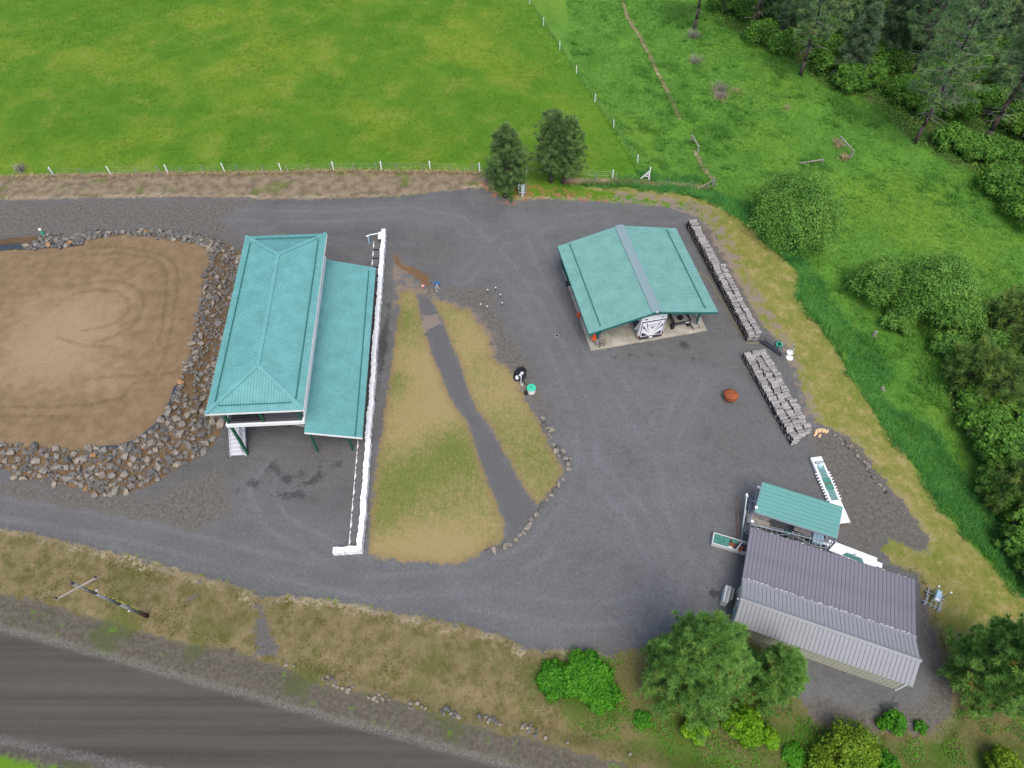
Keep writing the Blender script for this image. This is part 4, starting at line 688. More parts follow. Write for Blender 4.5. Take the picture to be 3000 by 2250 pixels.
# white block wall beside the carport
wall = thing('retaining_wall', 'long low wall of white painted concrete blocks between carport and lawn', 'wall', (OX, OY, 0), RZ)
wb = NT('white painted rough block'); co = wb.objco(); nb = wb.noise(5, 4, .6, co); c_ = wb.mix(wb.smooth(nb, .3, .7), (.70, .70, .70), (.84, .84, .84))
c_ = wb.mix(wb.smooth(wb.noise(2.2, 4, .7, co), .58, .70, 0, .6), c_, (.34, .33, .32)); wb.principled(c_, .7, .2, 0, wb.bump(nb, .6, .05)); M['block'] = wb.mat
def rough_block(l, w, h):
    mb = MB(); n = 5; vs = []
    for i in range(n + 1):
        x = -l / 2 + l * i / n; j = 0 if i in (0, n) else 1
        for (y, z) in ((-w / 2, 0), (w / 2, 0), (w / 2, h), (-w / 2, h)):
            vs.append((x, y + j * random.uniform(-.05, .05), z + (random.uniform(-.02, .015) if z else 0)))
    fs = [(3, 2, 1, 0), tuple(4 * n + k for k in range(4))]
    for i in range(n):
        for k in range(4): fs.append((4 * i + k, 4 * i + (k + 1) % 4, 4 * (i + 1) + (k + 1) % 4, 4 * (i + 1) + k))
    return mb.add(vs, fs)
blocks = [rough_block(1.46, .44, .80).mesh('block', M['block']) for _ in range(6)]
for k in range(25):
    y = -8.62 + k * 1.485
    b_ = obj('block', blocks[k % 6], None, wall, (11.62 + .0055 * (y + 9) + random.uniform(-.05, .05), y, 0), (0, 0, R(90) + random.uniform(-.025, .025))); b_.scale.z = 1 + random.uniform(-.06, .06)
for k in range(2):
    obj('block', rough_block(.95, .5, .52), M['block'], wall, (10.90 - k * .98, -9.10, 0), (0, 0, random.uniform(-.02, .02)))
fm2 = NT('unpainted block top with overspray'); co = fm2.objco(); sx = fm2.n("ShaderNodeSeparateXYZ"); fm2.link(co, sx.inputs[0])
ng = fm2.noise(1.1, 4, .7, co); nf = fm2.noise(6, 3, .6, co); d_ = fm2.math('ADD', sx.outputs[0], fm2.math('MULTIPLY', fm2.math('SUBTRACT', ng, .5), .95))
mk = fm2.smooth(fm2.math('ADD', d_, fm2.math('MULTIPLY', fm2.math('SUBTRACT', nf, .5), .16)), -.36, -.31, 1, 0)
fm2.principled(fm2.mix(mk, fm2.mix(nf, (.085, .083, .085), (.15, .145, .14)), (.78, .78, .78)), .9, .2, 0, fm2.bump(nf, .4, .03)); M['footing'] = fm2.mat
for k in range(12):
    y = -8.3 + k * 1.5
    if y < 4 or k > 9: obj('footing_block', MB().box((0, 0, .06), (.74, 1.47, .12)), M['footing'], wall, (10.98 + .0055 * (y + 9), y, 0))
for k in range(6): obj('footing_block', MB().box((0, 0, .06), (.74, 1.47, .12)), M['footing'], wall, (11.05, 19.4 + k * 1.3, 0))
obj('coping', MB().span(11.3, 12.05, 26.1, 27.2, .84, .88), M['white'], wall)
pv = thing('vent_pipe', 'teal standpipe with a white strap at the far end of the white wall', 'pipe', (*DATA['wallpipe'], 0))
obj('pipe', MB().tube((0, 0, 0), (0, 0, 1.0), .09, 8), M['pale_blue'], pv); obj('strap', MB().path([(-.2, 0, 1.0), (.25, .25, .98), (1.0, .55, .9)], .06, 6), M['white'], pv)

# ---------------------------------------------------------------- open garage
GXo, GYo, GRZ = 7.68, 42.51, R(12.6)
slab = thing('garage_slab', 'pale concrete slab under the green gabled open garage', 'slab', (GXo, GYo, 0), GRZ)
sl_m = NT('stained concrete'); co = sl_m.objco(); s1 = sl_m.noise(.55, 5, .65, co); s2 = sl_m.noise(3, 4, .65, co)
c_ = sl_m.mix(sl_m.smooth(s1, .35, .65), (.30, .275, .215), (.45, .425, .355)); c_ = sl_m.mix(sl_m.smooth(s2, .52, .75, 0, .55), c_, (.21, .195, .165)); sl_m.principled(c_, .85, .2)
for i in range(3):
    for j in range(3): obj('concrete_panel', MB().span(i * 4.02, i * 4.02 + 4.0, j * 3.7, j * 3.7 + 3.68, -.1, .12), sl_m.mat, slab)
gar = thing('open_garage', 'open sided garage with green gabled metal roof over a white trailer', 'building', (GXo, GYo, 0), GRZ)
x0, xr, x1, y0, y1, ge, gr = -.65, 5.76, 12.17, -.47, 11.35, 3.4, 5.0
obj('roof_slope', roof_slope(MB(), [(x0, y0, ge), (xr, y0, gr), (xr, y1, gr), (x0, y1, ge)], (0, 1, 0), .235), M['teal_pole'], gar)
obj('roof_slope', roof_slope(MB(), [(xr, y0, gr), (x1, y0, ge), (x1, y1, ge), (xr, y1, gr)], (0, 1, 0), .235), M['teal_pole'], gar)
sg = (gr - ge) / (xr - x0)
rc = MB(); rc.bar((xr - .22, y0 - .03, gr + .045 - .22 * sg), (xr - .22, y1 + .03, gr + .045 - .22 * sg), .46, .02)
M_l = MB()
for s_ in (-1, 1):
    vs = [(xr, y0 - .04, gr + .085), (xr + s_ * .46, y0 - .04, gr + .085 - .46 * sg), (xr + s_ * .46, y1 + .04, gr + .085 - .46 * sg), (xr, y1 + .04, gr + .085)]
    M_l.prism(vs, (0, 0, .02))
obj('ridge_cap', M_l, M['ridge_grey'], gar)
for xg in (.55, 10.95):
    z = ge + sg * (xg - x0 if xg < xr else x1 - xg) + .1
    obj('snow_guard', MB().tube((xg, y0 + .35, z), (xg, y1 - .35, z), .045, 6), M['teal_trim'], gar)
fb = MB()
for yy in (y0 - .02, y1 + .02): fb.bar((x0, yy, ge - .14), (xr, yy, gr - .14), .05, .22).bar((xr, yy, gr - .14), (x1, yy, ge - .14), .05, .22)
fb.span(x0 - .03, x0, y0, y1, ge - .2, ge - .04).span(x1, x1 + .03, y0, y1, ge - .2, ge - .04)
obj('fascia', fb, M['teal_trim'], gar)
obj('ridge_end', MB().lathe([(.10, -.02), (.10, .02)], (0, 0, 0), 10), M['white'], gar, (xr, y0 - .07, gr + .02), (R(90), 0, 0))
for xg in (.9, 3.9, 8.2, 11.2):
    for yg in (.9, 5.5, 10.7):
        if xg in (3.9, 8.2) and yg < 10: continue
        z = ge + sg * min(xg - x0, x1 - xg) - .1
        obj('post', MB().span(xg - .09, xg + .09, yg - .09, yg + .09, .12, z), M['teal_trim'], gar)
tr = MB()
for yg in (.9, 3.3, 5.5, 8.1, 10.7): tr.bar((x0 + .1, yg, ge - .1), (x1 - .1, yg, ge - .1), .06, .14).bar((x0 + .1, yg, ge - .1), (xr, yg, gr - .12), .05, .1).bar((xr, yg, gr - .12), (x1 - .1, yg, ge - .1), .05, .1)
obj('truss', tr, M['wood_old'], gar)
# covered boat at the garage corner
bo = thing('covered_boat', 'boat under dark green cover showing past the garage roof corner', 'boat', (GXo, GYo, 0), GRZ)
hull = MB(); prof = [(0, 0), (.75, .55), (.95, 1.2), (.9, 3.0), (.8, 4.4)]; cx, ty = .72, 12.3; vs = []
for w_, d_ in prof:
    vs += [(cx - w_, ty - d_, 1.0), (cx - w_ * .55, ty - d_, .3), (cx + w_ * .55, ty - d_, .3), (cx + w_, ty - d_, 1.0)]
hull.add(vs, [(4 * i + k, 4 * i + k + 1, 4 * i + 5 + k, 4 * i + 4 + k) for i in range(4) for k in range(3)] + [(16, 17, 18, 19)])
obj('hull', hull, M['white'], bo)
cv = MB(); cv.add([(cx + s_ * w_ * 1.0, ty - d_, 1.02 + (.35 if s_ == 0 else 0)) for w_, d_ in prof for s_ in (-1, 0, 1)], [(3 * i + k, 3 * i + k + 1, 3 * i + 4 + k, 3 * i + 3 + k) for i in range(4) for k in range(2)]); obj('cover', cv, M['green_dark'], bo)
obj('trailer_frame', MB().bar((cx, ty, .35), (cx, ty - 4.2, .35), .1, .1).tube((cx - .9, ty - 3.4, .3), (cx + .9, ty - 3.4, .3), .28, 10), M['dark'], bo)

# toy hauler trailer
rv = thing('camper_trailer', 'white camper trailer with navy chevron graphics backed under the garage ridge', 'trailer', (GXo, GYo, .12), GRZ)
bx0, bx1, by0, by1, bz0, bz1 = 4.74, 7.32, .12, 9.4, .55, 3.42
obj('body', MB().span(bx0, bx1, by0, by1, bz0, bz1), M['white'], rv, bevel=.07)
obj('roof', MB().span(bx0 + .12, bx1 - .12, by0 + .15, by1 - .1, bz1, bz1 + .05), M['rv_roof'], rv)
rp = obj('rear_ramp_door', MB().span(bx0 + .12, bx1 - .12, by0 - .055, by0 + .0, .62, 2.98), M['white'], rv)
def panel(pts, y, th=.006): return MB().prism([(x, y, z) for x, z in pts], (0, -th, 0))
xa, xb, za, zb = bx0 + .12, bx1 - .12, .62, 2.98; yf = by0 - .056
fr = MB()
for pts in ([(xa, zb - .16), (xb, zb - .16), (xb, zb), (xa, zb)], [(xa, za), (xa + .07, za), (xa + .07, zb - .16), (xa, zb - .16)], [(xb - .07, za), (xb, za), (xb, zb - .16), (xb - .07, zb - .16)], [(xa + .07, za), (xb - .07, za), (xb - .07, za + .05), (xa + .07, za + .05)]):
    fr.prism([(x, yf, z) for x, z in pts], (0, -.008, 0))
obj('door_frame', fr, M['navy'], rp)
u_ = lambda a, b: (xa + a * (xb - xa), za + b * (zb - za))
for pts in ([u_(.07, .05), u_(.38, .06), u_(.08, .30)], [u_(.93, .05), u_(.62, .06), u_(.92, .30)],
            [u_(.07, .66), u_(.09, .74), u_(.20, .50), u_(.40, .26), u_(.39, .25), u_(.18, .47), u_(.07, .58)], [u_(.93, .66), u_(.91, .74), u_(.80, .50), u_(.60, .26), u_(.61, .25), u_(.82, .47), u_(.93, .58)],
            [u_(.20, .86), u_(.235, .86), u_(.30, .52), u_(.38, .42), u_(.36, .42), u_(.27, .54)], [u_(.80, .86), u_(.765, .86), u_(.70, .52), u_(.62, .42), u_(.64, .42), u_(.73, .54)]):
    obj('graphic', panel(pts, yf - .001, .007), M['navy'], rp)
vv = [u_(.40, .62), u_(.45, .62), u_(.50, .53), u_(.55, .62), u_(.60, .62), u_(.51, .47), u_(.49, .47)]
obj('letter_v', panel(vv, yf - .001, .008), M['navy'], rp)
wm = MB()
for k in range(9):
    xw = .27 + k * .052; wm.prism([(p_[0], yf - .001, p_[1]) for p_ in (u_(xw, .675 + k * .003), u_(xw + .034, .677 + k * .003), u_(xw + .040, .725 + k * .003), u_(xw + .006, .723 + k * .003))], (0, -.006, 0))
obj('lettering', wm, M['rv_grey'], rp)
sk = MB()
for k in range(6): sk.prism([(p_[0], yf - .01, p_[1]) for p_ in (u_(.06 + k * .15, .035), u_(.17 + k * .15, .035), u_(.20 + k * .15, .065), u_(.08 + k * .15, .07))], (0, -.01, 0))
obj('trim_strip', sk, M['white'], rp)
for xw in (bx0 + .45, bx1 - .45): obj('marker_light', MB().box((xw, by0 - .02, 3.2), (.28, .05, .08)), M['dark'], rv)
for xw in (bx0 + 1.1, bx0 + 1.3, bx0 + 1.5): obj('marker_light', MB().box((xw, by0 - .02, 3.2), (.07, .05, .05)), M['rv_grey'], rv)
for xw in (bx0 + .07, bx1 - .07): obj('tail_light', MB().box((xw, by0 - .03, .75), (.1, .06, .22)), M['red'], rv)
obj('licence_plate', MB().box(((bx0 + bx1) / 2, by0 - .12, .5), (.34, .04, .2)), M['white'], rv)
obj('bumper', MB().box(((bx0 + bx1) / 2, by0 - .08, .46), (2.3, .1, .12)), M['dark'], rv)
obj('side_window', MB().box((bx0 - .01, 2.3, 2.1), (.05, .9, .6)), M['glass'], rv)
for pts in ([(1.2, .7), (2.6, .7), (.6, 2.6), (.5, 2.6)], [(3.2, .9), (4.3, .9), (2.0, 2.9), (1.5, 2.9)], [(.6, .62), (1.0, .62), (.55, 1.4)]):
    obj('side_graphic', MB().prism([(bx0 - .002, y, z) for y, z in pts], (-.008, 0, 0)), M['navy'], rv)
obj('side_graphic', MB().prism([(bx0 - .002, y, z) for y, z in [(2.7, .8), (3.1, .8), (1.2, 2.9), (.9, 2.9)]], (-.007, 0, 0)), M['rv_grey'], rv)
obj('awning', MB().tube((bx0 - .1, 1.0, 3.15), (bx0 - .1, 6.5, 3.15), .07, 8), M['offwhite'], rv)
for xw in (bx0 + .2, bx1 - .2):
    for yw in (4.0, 4.9):
        wh = obj('wheel', MB().tube((xw - .12, yw, .36), (xw + .12, yw, .36), .36, 16), M['black'], rv); obj('rim', MB().tube((xw - .13, yw, .36), (xw + .13, yw, .36), .19, 10), M['galv'], wh)

# utility cart with spare tyre
ct = thing('utility_cart', 'dark utility cart carrying a spare tyre beside the camper trailer', 'cart', (GXo + 0, GYo + 0, .12), GRZ)
cx0, cx1, cy0, cy1 = 8.85, 10.45, .95, 2.35
obj('bed', MB().span(cx0, cx1, cy0, cy1, .55, .60), M['sage'], ct)
sb = MB().span(cx0, cx1, cy0 - .05, cy0, .5, .85).span(cx0, cx1, cy1, cy1 + .05, .5, .85).span(cx0 - .05, cx0, cy0, cy1, .5, .85).span(cx1, cx1 + .05, cy0, cy1, .5, .85)
obj('side_board', sb, M['dark'], ct)
def tyre_mb(c, R_, r_, n=16, m=8):
    mb = MB(); vs = []; fs = []
    for i in range(n):
        a = 2 * math.pi * i / n
        for j in range(m):
            b = 2 * math.pi * j / m; rr = R_ + r_ * math.cos(b); vs.append((c[0] + rr * math.cos(a), c[1] + rr * math.sin(a), c[2] + r_ * math.sin(b)))
    for i in range(n):
        for j in range(m): fs.append((i * m + j, ((i + 1) % n) * m + j, ((i + 1) % n) * m + (j + 1) % m, i * m + (j + 1) % m))
    return mb.add(vs, fs)
obj('tow_rail', MB().span(cx0 + .5, cx0 + 1.1, cy1 + .05, cy1 + .08, .75, .84).span(cx1 - .5, cx1 - .1, cy0 - .09, cy0 - .05, .6, .7), M['white'], ct)
for xw in (cx0 - .17, cx1 - .1): obj('wheel', MB().tube((xw - .12, cy0 + .05, .3), (xw + .12, cy0 + .05, .3), .30, 14), M['black'], ct)
obj('drawbar', MB().bar((9.65, cy1, .5), (9.65, 3.4, .5), .09, .09), M['dark'], ct)
sp = thing('spare_tyre', 'black spare tyre lying flat in the dark utility cart', 'tyre', (GXo, GYo, .12), GRZ); obj('tread', tyre_mb((9.65, 1.6, .70), .22, .10), M['black'], sp, smooth=True); obj('hub', MB().lathe([(.14, 0), (.14, .05), (.05, .06)], (9.65, 1.6, .66), 12), M['dark'], sp)
qd = thing('quad_bike', 'dark quad bike with red fenders half hidden under the garage roof', 'quad bike', (GXo, GYo, .12), GRZ)
obj('body', MB().span(9.0, 10.4, 3.1, 4.9, .45, .8), M['dark'], qd, bevel=.1); obj('seat', MB().span(9.45, 9.95, 3.4, 4.3, .8, .95), M['black'], qd, bevel=.05)
obj('fender', MB().span(8.55, 9.05, 2.75, 3.4, .55, .95), M['red'], qd, bevel=.06)
rk = MB()
for k in range(7): rk.bar((9.1, 2.7 + k * .12, 1.0), (10.3, 2.7 + k * .12, 1.0), .03, .03)
obj('rack', rk, M['dark'], qd)
for xw in (9.0, 10.4):
    for yw in (3.3, 4.7): obj('wheel', MB().tube((xw - .13, yw, .31), (xw + .13, yw, .31), .31, 14), M['black'], qd)
def adirondack(name, label, x, y, rz):
    t_ = thing(name, label, 'chair', (0, 0, 0), 0, 'resin garden chairs on the garage slab')
    p_ = Matrix.Rotation(GRZ, 4, 'Z') @ Vector((x, y, 0)); t_.location = (GXo + p_.x, GYo + p_.y, .12); t_.rotation_euler = (0, 0, GRZ + rz)
    for k in range(5): obj('seat_slat', MB().box((0, -.2 + k * .11, .36 - k * .022), (.62, .108, .025)), M['sage'], t_)
    for k in range(5): obj('back_slat', MB().bar((-.21 + k * .105, .28, .27), (-.24 + k * .12, .52, 1.0 + (.06 if k in (1, 2, 3) else 0)), .025, .112), M['sage'], t_)
    for s_ in (-1, 1):
        obj('armrest', MB().box((s_ * .34, .02, .58), (.16, .74, .03)), M['sage'], t_); obj('leg', MB().box((s_ * .32, -.26, .29), (.04, .1, .57)), M['sage'], t_); obj('leg', MB().bar((s_ * .29, -.25, .33), (s_ * .29, .45, .03), .03, .1), M['sage'], t_)
adirondack('garden_chair', 'grey slatted garden chair nearest the front edge of the concrete slab', 10.95, .55, R(8))
adirondack('garden_chair', 'grey slatted garden chair set back behind the front chair', 11.15, 1.75, R(-20))
tb = thing('garden_table', 'small grey garden table behind the two slatted chairs', 'table', (GXo, GYo, .12), GRZ)
obj('tabletop', MB().span(11.0, 11.7, 2.35, 3.0, .5, .54), M['sage'], tb)
for xw in (11.05, 11.65):
    for yw in (2.4, 2.95): obj('leg', MB().span(xw - .03, xw + .03, yw - .03, yw + .03, 0, .5), M['sage'], tb)
def gpt(x, y, z=0.0):
    v_ = Matrix.Rotation(GRZ, 4, 'Z') @ Vector((x, y, 0)); return (GXo + v_.x, GYo + v_.y, z)
um = thing('orange_umbrella', 'closed orange umbrella on a dark post at the slab corner', 'umbrella', gpt(.55, 1.0, .12))
obj('canopy', MB().lathe([(.30, .5), (.26, .6), (.08, 1.25), (.03, 1.4)], (0, 0, 0), 10), M['orange'], um); obj('pole', MB().tube((0, 0, 0), (0, 0, .52), .06, 8), M['black'], um)
hd = thing('folding_rack', 'small black tube rack beside the stacked timbers on the slab', 'rack', gpt(1.15, .12, .12), GRZ)
obj('frame', MB().path([(-.28, 0, 0), (-.28, .1, 1.0), (.28, .1, 1.0), (.28, 0, 0)], .025, 6), M['black'], hd)
for zz in (.3, .5, .7): obj('rung', MB().tube((-.28, .05, zz), (.28, .05, zz), .018, 5), M['black'], hd)
for k in range(4):
    tg = thing('timber_offcut', 'grey timber offcut stacked by the black rack on the slab', 'timber', gpt(.95, .55 + k * .30, .12), GRZ + R(4 * (k % 2) - 2), 'timber offcuts stacked on the slab corner')
    for j in range(3): obj('plank', MB().box((0, 0, .1 + j * .16), (.75 - .06 * j, .26, .14)), M['wood_old'], tg)
tb2 = thing('toolbox', 'tall dark cabinet against the left front garage post', 'cabinet', gpt(1.25, 2.0, .12), GRZ); obj('body', MB().box((0, 0, .6), (.55, .5, 1.2)), M['dark'], tb2, bevel=.03); obj('door', MB().box((0, -.26, .6), (.48, .03, 1.05)), M['black'], tb2)
ob_ = thing('orange_bin', 'small orange bin on the left slab edge under the eave', 'bin', gpt(-.05, 4.4, .12)); obj('tub', MB().lathe([(.15, 0), (.2, .35), (.2, .37)], n=10), M['orange'], ob_); obj('rim', MB().lathe([(.22, .35), (.22, .39)], n=10), M['orange'], ob_)

# ---------------------------------------------------------------- barn
BX, BY, BRZ = 16.69 - .02, 15.71, R(-19.9)
barn = thing('metal_barn', 'beige metal barn with grey gable roof and mauve lean-to roof', 'building', (BX, BY, 0), BRZ)
xl, xr_, ys, yr, yj, yn = -.3, 12.22, -.36, 1.28, 3.15, 7.92; zs_, zr_, zj, zn_ = 2.55, 3.62, 2.78, 2.2
bw = MB(); bw.span(0, 12.1, 0, .12, 0, zs_ - .02).span(0, 12.1, 2.9, 3.02, 0, zj - .05)
gab = [(0, 0), (0, 0), (0, 0)]
for xx in (.0, 11.98): bw.prism([(xx, .12, 0), (xx, 2.9, 0), (xx, 2.9, zj - .06), (xx, yr, zr_ - .12), (xx, .12, zs_ + .0)], (.12, 0, 0))
obj('wall', bw, M['barn_wall'], barn)
rb = MB()
for k in range(40): rb.span(.25 + k * .3, .30 + k * .3, -.022, .0, .02, zs_ - .05)
obj('wall_rib', rb, M['barn_wall'], barn)
def panels(roofname, pa, pb, qa, qb, n, mat):
    """sheets side by side from eave line pa-pb to ridge line qa-qb"""
    pa, pb, qa, qb = map(Vector, (pa, pb, qa, qb)); nrm = (pb - pa).cross(qa - pa).normalized(); nrm = nrm if nrm.z > 0 else -nrm; par = None
    w = (pb - pa).length / n; e = (pb - pa).normalized(); up = (qa - pa)
    mb = MB(); vs0 = [Vector((0, 0, 0)), e * (w - .006), e * (w - .006) + up, up]; mb.prism([v - nrm * .03 for v in vs0], nrm * .03)
    for u0 in (.018,):
        vs = []
        for y in (0, 1):
            for du, dn in ((u0 - .018, -.003), (u0 + .042, -.003), (u0 + .03, .036), (u0 - .006, .036)): vs.append(e * du + up * y + nrm * dn)
        mb.add(vs, [(3, 2, 1, 0), (4, 5, 6, 7), (0, 1, 5, 4), (1, 2, 6, 5), (2, 3, 7, 6), (3, 0, 4, 7)])
    me = mb.mesh('roof_panel', mat); par = obj(roofname, MB().prism([v - nrm * .06 for v in (pa, pb, qb, qa)], nrm * .02), mat, barn)
    for k in range(n): obj('roof_panel', me, None, par, pa + e * (w * k))
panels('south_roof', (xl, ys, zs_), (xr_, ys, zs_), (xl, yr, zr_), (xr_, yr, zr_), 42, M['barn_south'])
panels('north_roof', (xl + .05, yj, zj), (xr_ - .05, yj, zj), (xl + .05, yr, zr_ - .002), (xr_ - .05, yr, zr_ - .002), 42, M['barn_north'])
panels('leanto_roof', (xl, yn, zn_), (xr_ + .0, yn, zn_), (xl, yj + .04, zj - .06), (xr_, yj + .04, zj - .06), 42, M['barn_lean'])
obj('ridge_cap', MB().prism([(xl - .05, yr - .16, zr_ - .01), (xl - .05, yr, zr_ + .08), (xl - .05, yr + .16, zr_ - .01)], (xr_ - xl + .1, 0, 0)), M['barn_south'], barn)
fl = MB().bar((xl, yj - .02, zj + .03), (xr_, yj - .02, zj + .03), .28, .03); obj('joint_flashing', fl, M['mauve_cap'], barn)
xk = xl + .5
while xk < xr_ - .3:
    l_ = random.choice((.12, .16, .22, .3)); obj('closure_strip', MB().box((xk, yj + .155, zj + .0), (l_, .045, .06)), M['foam'], barn); xk += l_ + random.choice((.1, .14, .2, .5))
xk = xl + .6
while xk < xr_: obj('closure_strip', MB().box((xk, yn + .01, zn_ - .0), (random.choice((.08, .14)), .04, .05)), M['foam'], barn); xk += random.choice((.5, .7, 1.1))
tm = MB()
for xx, yy, hh in ((-.02, -.02, zs_ - .05), (12.12, -.02, zs_ - .05), (-.02, 3.04, zj - .08)): tm.box((xx, yy, hh / 2), (.1, .1, hh))
obj('corner_trim', tm, M['white'], barn)
obj('gable_trim', MB().bar((xl + .02, ys, zs_ - .1), (xl + .02, yr, zr_ - .12), .03, .1).bar((xl + .02, yr, zr_ - .12), (xl + .02, yj, zj - .1), .03, .1).bar((xr_ - .02, ys, zs_ - .1), (xr_ - .02, yr, zr_ - .12), .03, .1), M['barn_wall'], barn)
wd = obj('window', MB().box((-.03, 1.0, 1.25), (.06, 1.15, 1.5)), M['white'], barn); obj('pane', MB().box((-.07, 1.0, 1.25), (.03, .98, 1.32)), M['glass'], wd)
obj('gable_light', MB().lathe([(.03, 0), (.06, .05), (.05, .12)], n=8), M['white'], barn, (-.45, yr, zr_ - .35)); obj('light_bracket', MB().bar((-.45, yr, zr_ - .3), (0, yr, zr_ - .3), .04, .04), M['galv'], barn)
for xx in (.2, 4.1, 8, 11.9): obj('leanto_post', MB().box((xx, yn - .35, 1.05), (.14, .14, 2.1)), M['wood_old'], barn)

# stacked pallets by the barn
for k, (dx, n_) in enumerate(((0, 5), (.42, 4))):
    pt = thing('pallet_stack', ['stack of grey slotted plastic pallets nearer the yard by the barn corner', 'shorter stack of grey slotted pallets tight against the first stack'][k], 'pallets', (DATA['pallets'][0][0] + .05 + dx * .9, DATA['pallets'][0][1] + .65 + dx * .3, 0), R(70))
    for j in range(n_):
        mb = MB(); w_ = .40; l_ = 1.35 if k == 0 else .95
        for s_ in (-1, 1): mb.box((0, s_ * (w_ / 2 - .05), .09 + j * .2), (l_, .10, .17))
        for i in range(8): mb.box((-l_ / 2 + .05 + i * (l_ - .1) / 7, 0, .09 + j * .2), (.07, w_ - .2, .168))
        obj('pallet', mb, M['offwhite'] if k == 0 else M['sage'], pt)

# ---------------------------------------------------------------- boat lift with canopy, dock sections
bl = thing('boat_lift', 'galvanised boat lift frame with a teal ribbed canopy north of the barn', 'boat lift', (0, 0, 0))
ca, cb, cc, cd = (20.42, 26.66, 3.3), (26.33, 24.50, 3.3), (25.33, 22.00, 3.05), (19.38, 24.16, 3.05)
pa, pb, qa, qb = map(Vector, (cd, cc, ca, cb))
nP = 8
for k in range(nP):
    f0, f1 = k / nP, (k + 1) / nP - .012
    vs = [pa.lerp(qa, f0), pb.lerp(qb, f0), pb.lerp(qb, f1), pa.lerp(qa, f1)]
    n_ = (vs[1] - vs[0]).cross(vs[3] - vs[0]).normalized()
    mb = MB().prism([v - n_ * .03 for v in vs], n_ * .03); mb.bar(vs[3] + n_ * .02, vs[2] + n_ * .02, .05, .06); obj('canopy_panel', mb, M['teal_canopy'], bl)
obj('canopy_frame', MB().bar(cd, cc, .1, .14).bar(ca, cb, .1, .14).bar(cd, ca, .1, .14).bar(cc, cb, .1, .14), M['galv'], bl, (0, 0, -.12))
ga, gb_, gc, gd = (19.15, 23.5, 0), (20.25, 26.5, 0), (26.25, 24.35, 0), (25.4, 21.9, 0)
up = lambda p, z: (p[0], p[1], z)
for g_ in (ga, gb_, gc, gd): obj('leg', MB().tube(g_, up(g_, 2.6), .07, 8), M['galv'], bl)
for g_ in (ga, gb_): obj('leg_cap', MB().box((g_[0], g_[1], 2.66), (.2, .2, .12)), M['white'], bl)
obj('canopy_light', MB().box((19.5, 24.45, 3.19), (.2, .2, .12)), M['white'], bl)
mb = MB()
for a, b in ((ga, gb_), (gb_, gc), (gc, gd), (gd, ga)): mb.bar(up(a, .25), up(b, .25), .1, .12).bar(up(a, 2.1), up(b, 2.1), .08, .1)
obj('frame_beam', mb, M['galv'], bl)
va, vd = Vector(ga), Vector(gd); mid = va.lerp(vd, .5); z = Vector((0, 0, 1))
for a, b in ((va + z * 2.1, mid + z * .3), (mid + z * 2.1, vd + z * .3), (mid + z * 1.9, va + z * .3), (Vector(ga) + z * 2.3, Vector(gb_) + z * .3), (Vector(gc) + z * .3, vd + z * 2.5), (vd.lerp(Vector(gc), .3) + z * 2.5, vd + z * .4), (mid + z * .3, mid + z * 2.4), (mid + z * 1.2, va.lerp(vd, .43) + z * 2.4), (mid + z * 1.2, va.lerp(vd, .57) + z * 2.4)):
    obj('brace', MB().bar(a, b, .06, .06), M['galv'], bl)
wk = MB(); in_ = (Vector(gb_) - va).normalized() * .75
wk.bar(va + z * 1.0, vd + z * 1.0, .08, .1).bar(va + in_ + z * 1.0, vd + in_ + z * 1.0, .08, .1)
obj('walkway_beam', wk, M['galv'], bl)
for k in range(15): obj('walkway_rung', MB().bar(va.lerp(vd, (k + .5) / 15) + z * 1.02, va.lerp(vd, (k + .5) / 15) + in_ + z * 1.02, .06, .05), M['galv'], bl)
ws = obj('winch_arm', MB().bar((18.85, 23.2, .4), (19.55, 26.3, 1.5), .09, .09).bar((18.85, 23.2, .4), (19.1, 24.8, 1.9), .06, .06).bar((18.8, 23.0, .2), (18.85, 23.2, .6), .1, .1), M['galv'], bl)
obj('winch_head', MB().box((19.5, 26.25, 1.6), (.16, .3, .3)), M['white'], bl)
obj('guide_rail', MB().bar((18.55, 23.1, .15), (19.1, 26.6, .6), .05, .05), M['brick_red'], bl)
tb_ = thing('timber_pile', 'weathered boards lying under the west end of the boat lift canopy', 'timber', (20.2, 24.35, 0), R(-20))
for k in range(7): obj('board', MB().box((random.uniform(-.1, .1), -.5 + k * .15, 1.25 + .05 * (k % 3)), (1.8, .13, .05), random.uniform(-.06, .06)), M['wood_old'], tb_)
obj('bearer', MB().box((-.5, 0, .62), (.12, 1.1, 1.2)).box((.5, 0, .62), (.12, 1.1, 1.2)), M['wood_old'], tb_)
fb2 = thing('float_tank', 'pale mint float box at the east end of the boat lift', 'float', (24.75, 22.75, 0), R(-20))
for k in range(3): obj('float_section', MB().box((-.28 + k * .28, 0, 1.0), (.26, .85, .42)), M['pale_blue'], fb2, bevel=.03)
obj('bearer', MB().box((0, 0, .4), (.7, .6, .76)), M['dark'], fb2)
jk = thing('green_pump', 'dark green pump unit inside the boat lift frame', 'pump', (22.4, 23.2, 0), R(-20))
obj('body', MB().box((0, 0, .9), (.6, .5, .5)), M['green_dark'], jk, bevel=.04); obj('base', MB().box((0, 0, .33), (.8, .6, .62)), M['dark'], jk)
lb = thing('lumber_stack', 'low stack of timber inside the east half of the boat lift', 'timber', (23.9, 23.6, 0), R(-20))
for k in range(5): obj('board', MB().box((0, -.3 + k * .16, .9), (1.6, .14, .06), random.uniform(-.05, .05)), M['wood_old'], lb)
obj('bearer', MB().box((0, 0, .44), (.9, .7, .86)), M['dark'], lb)

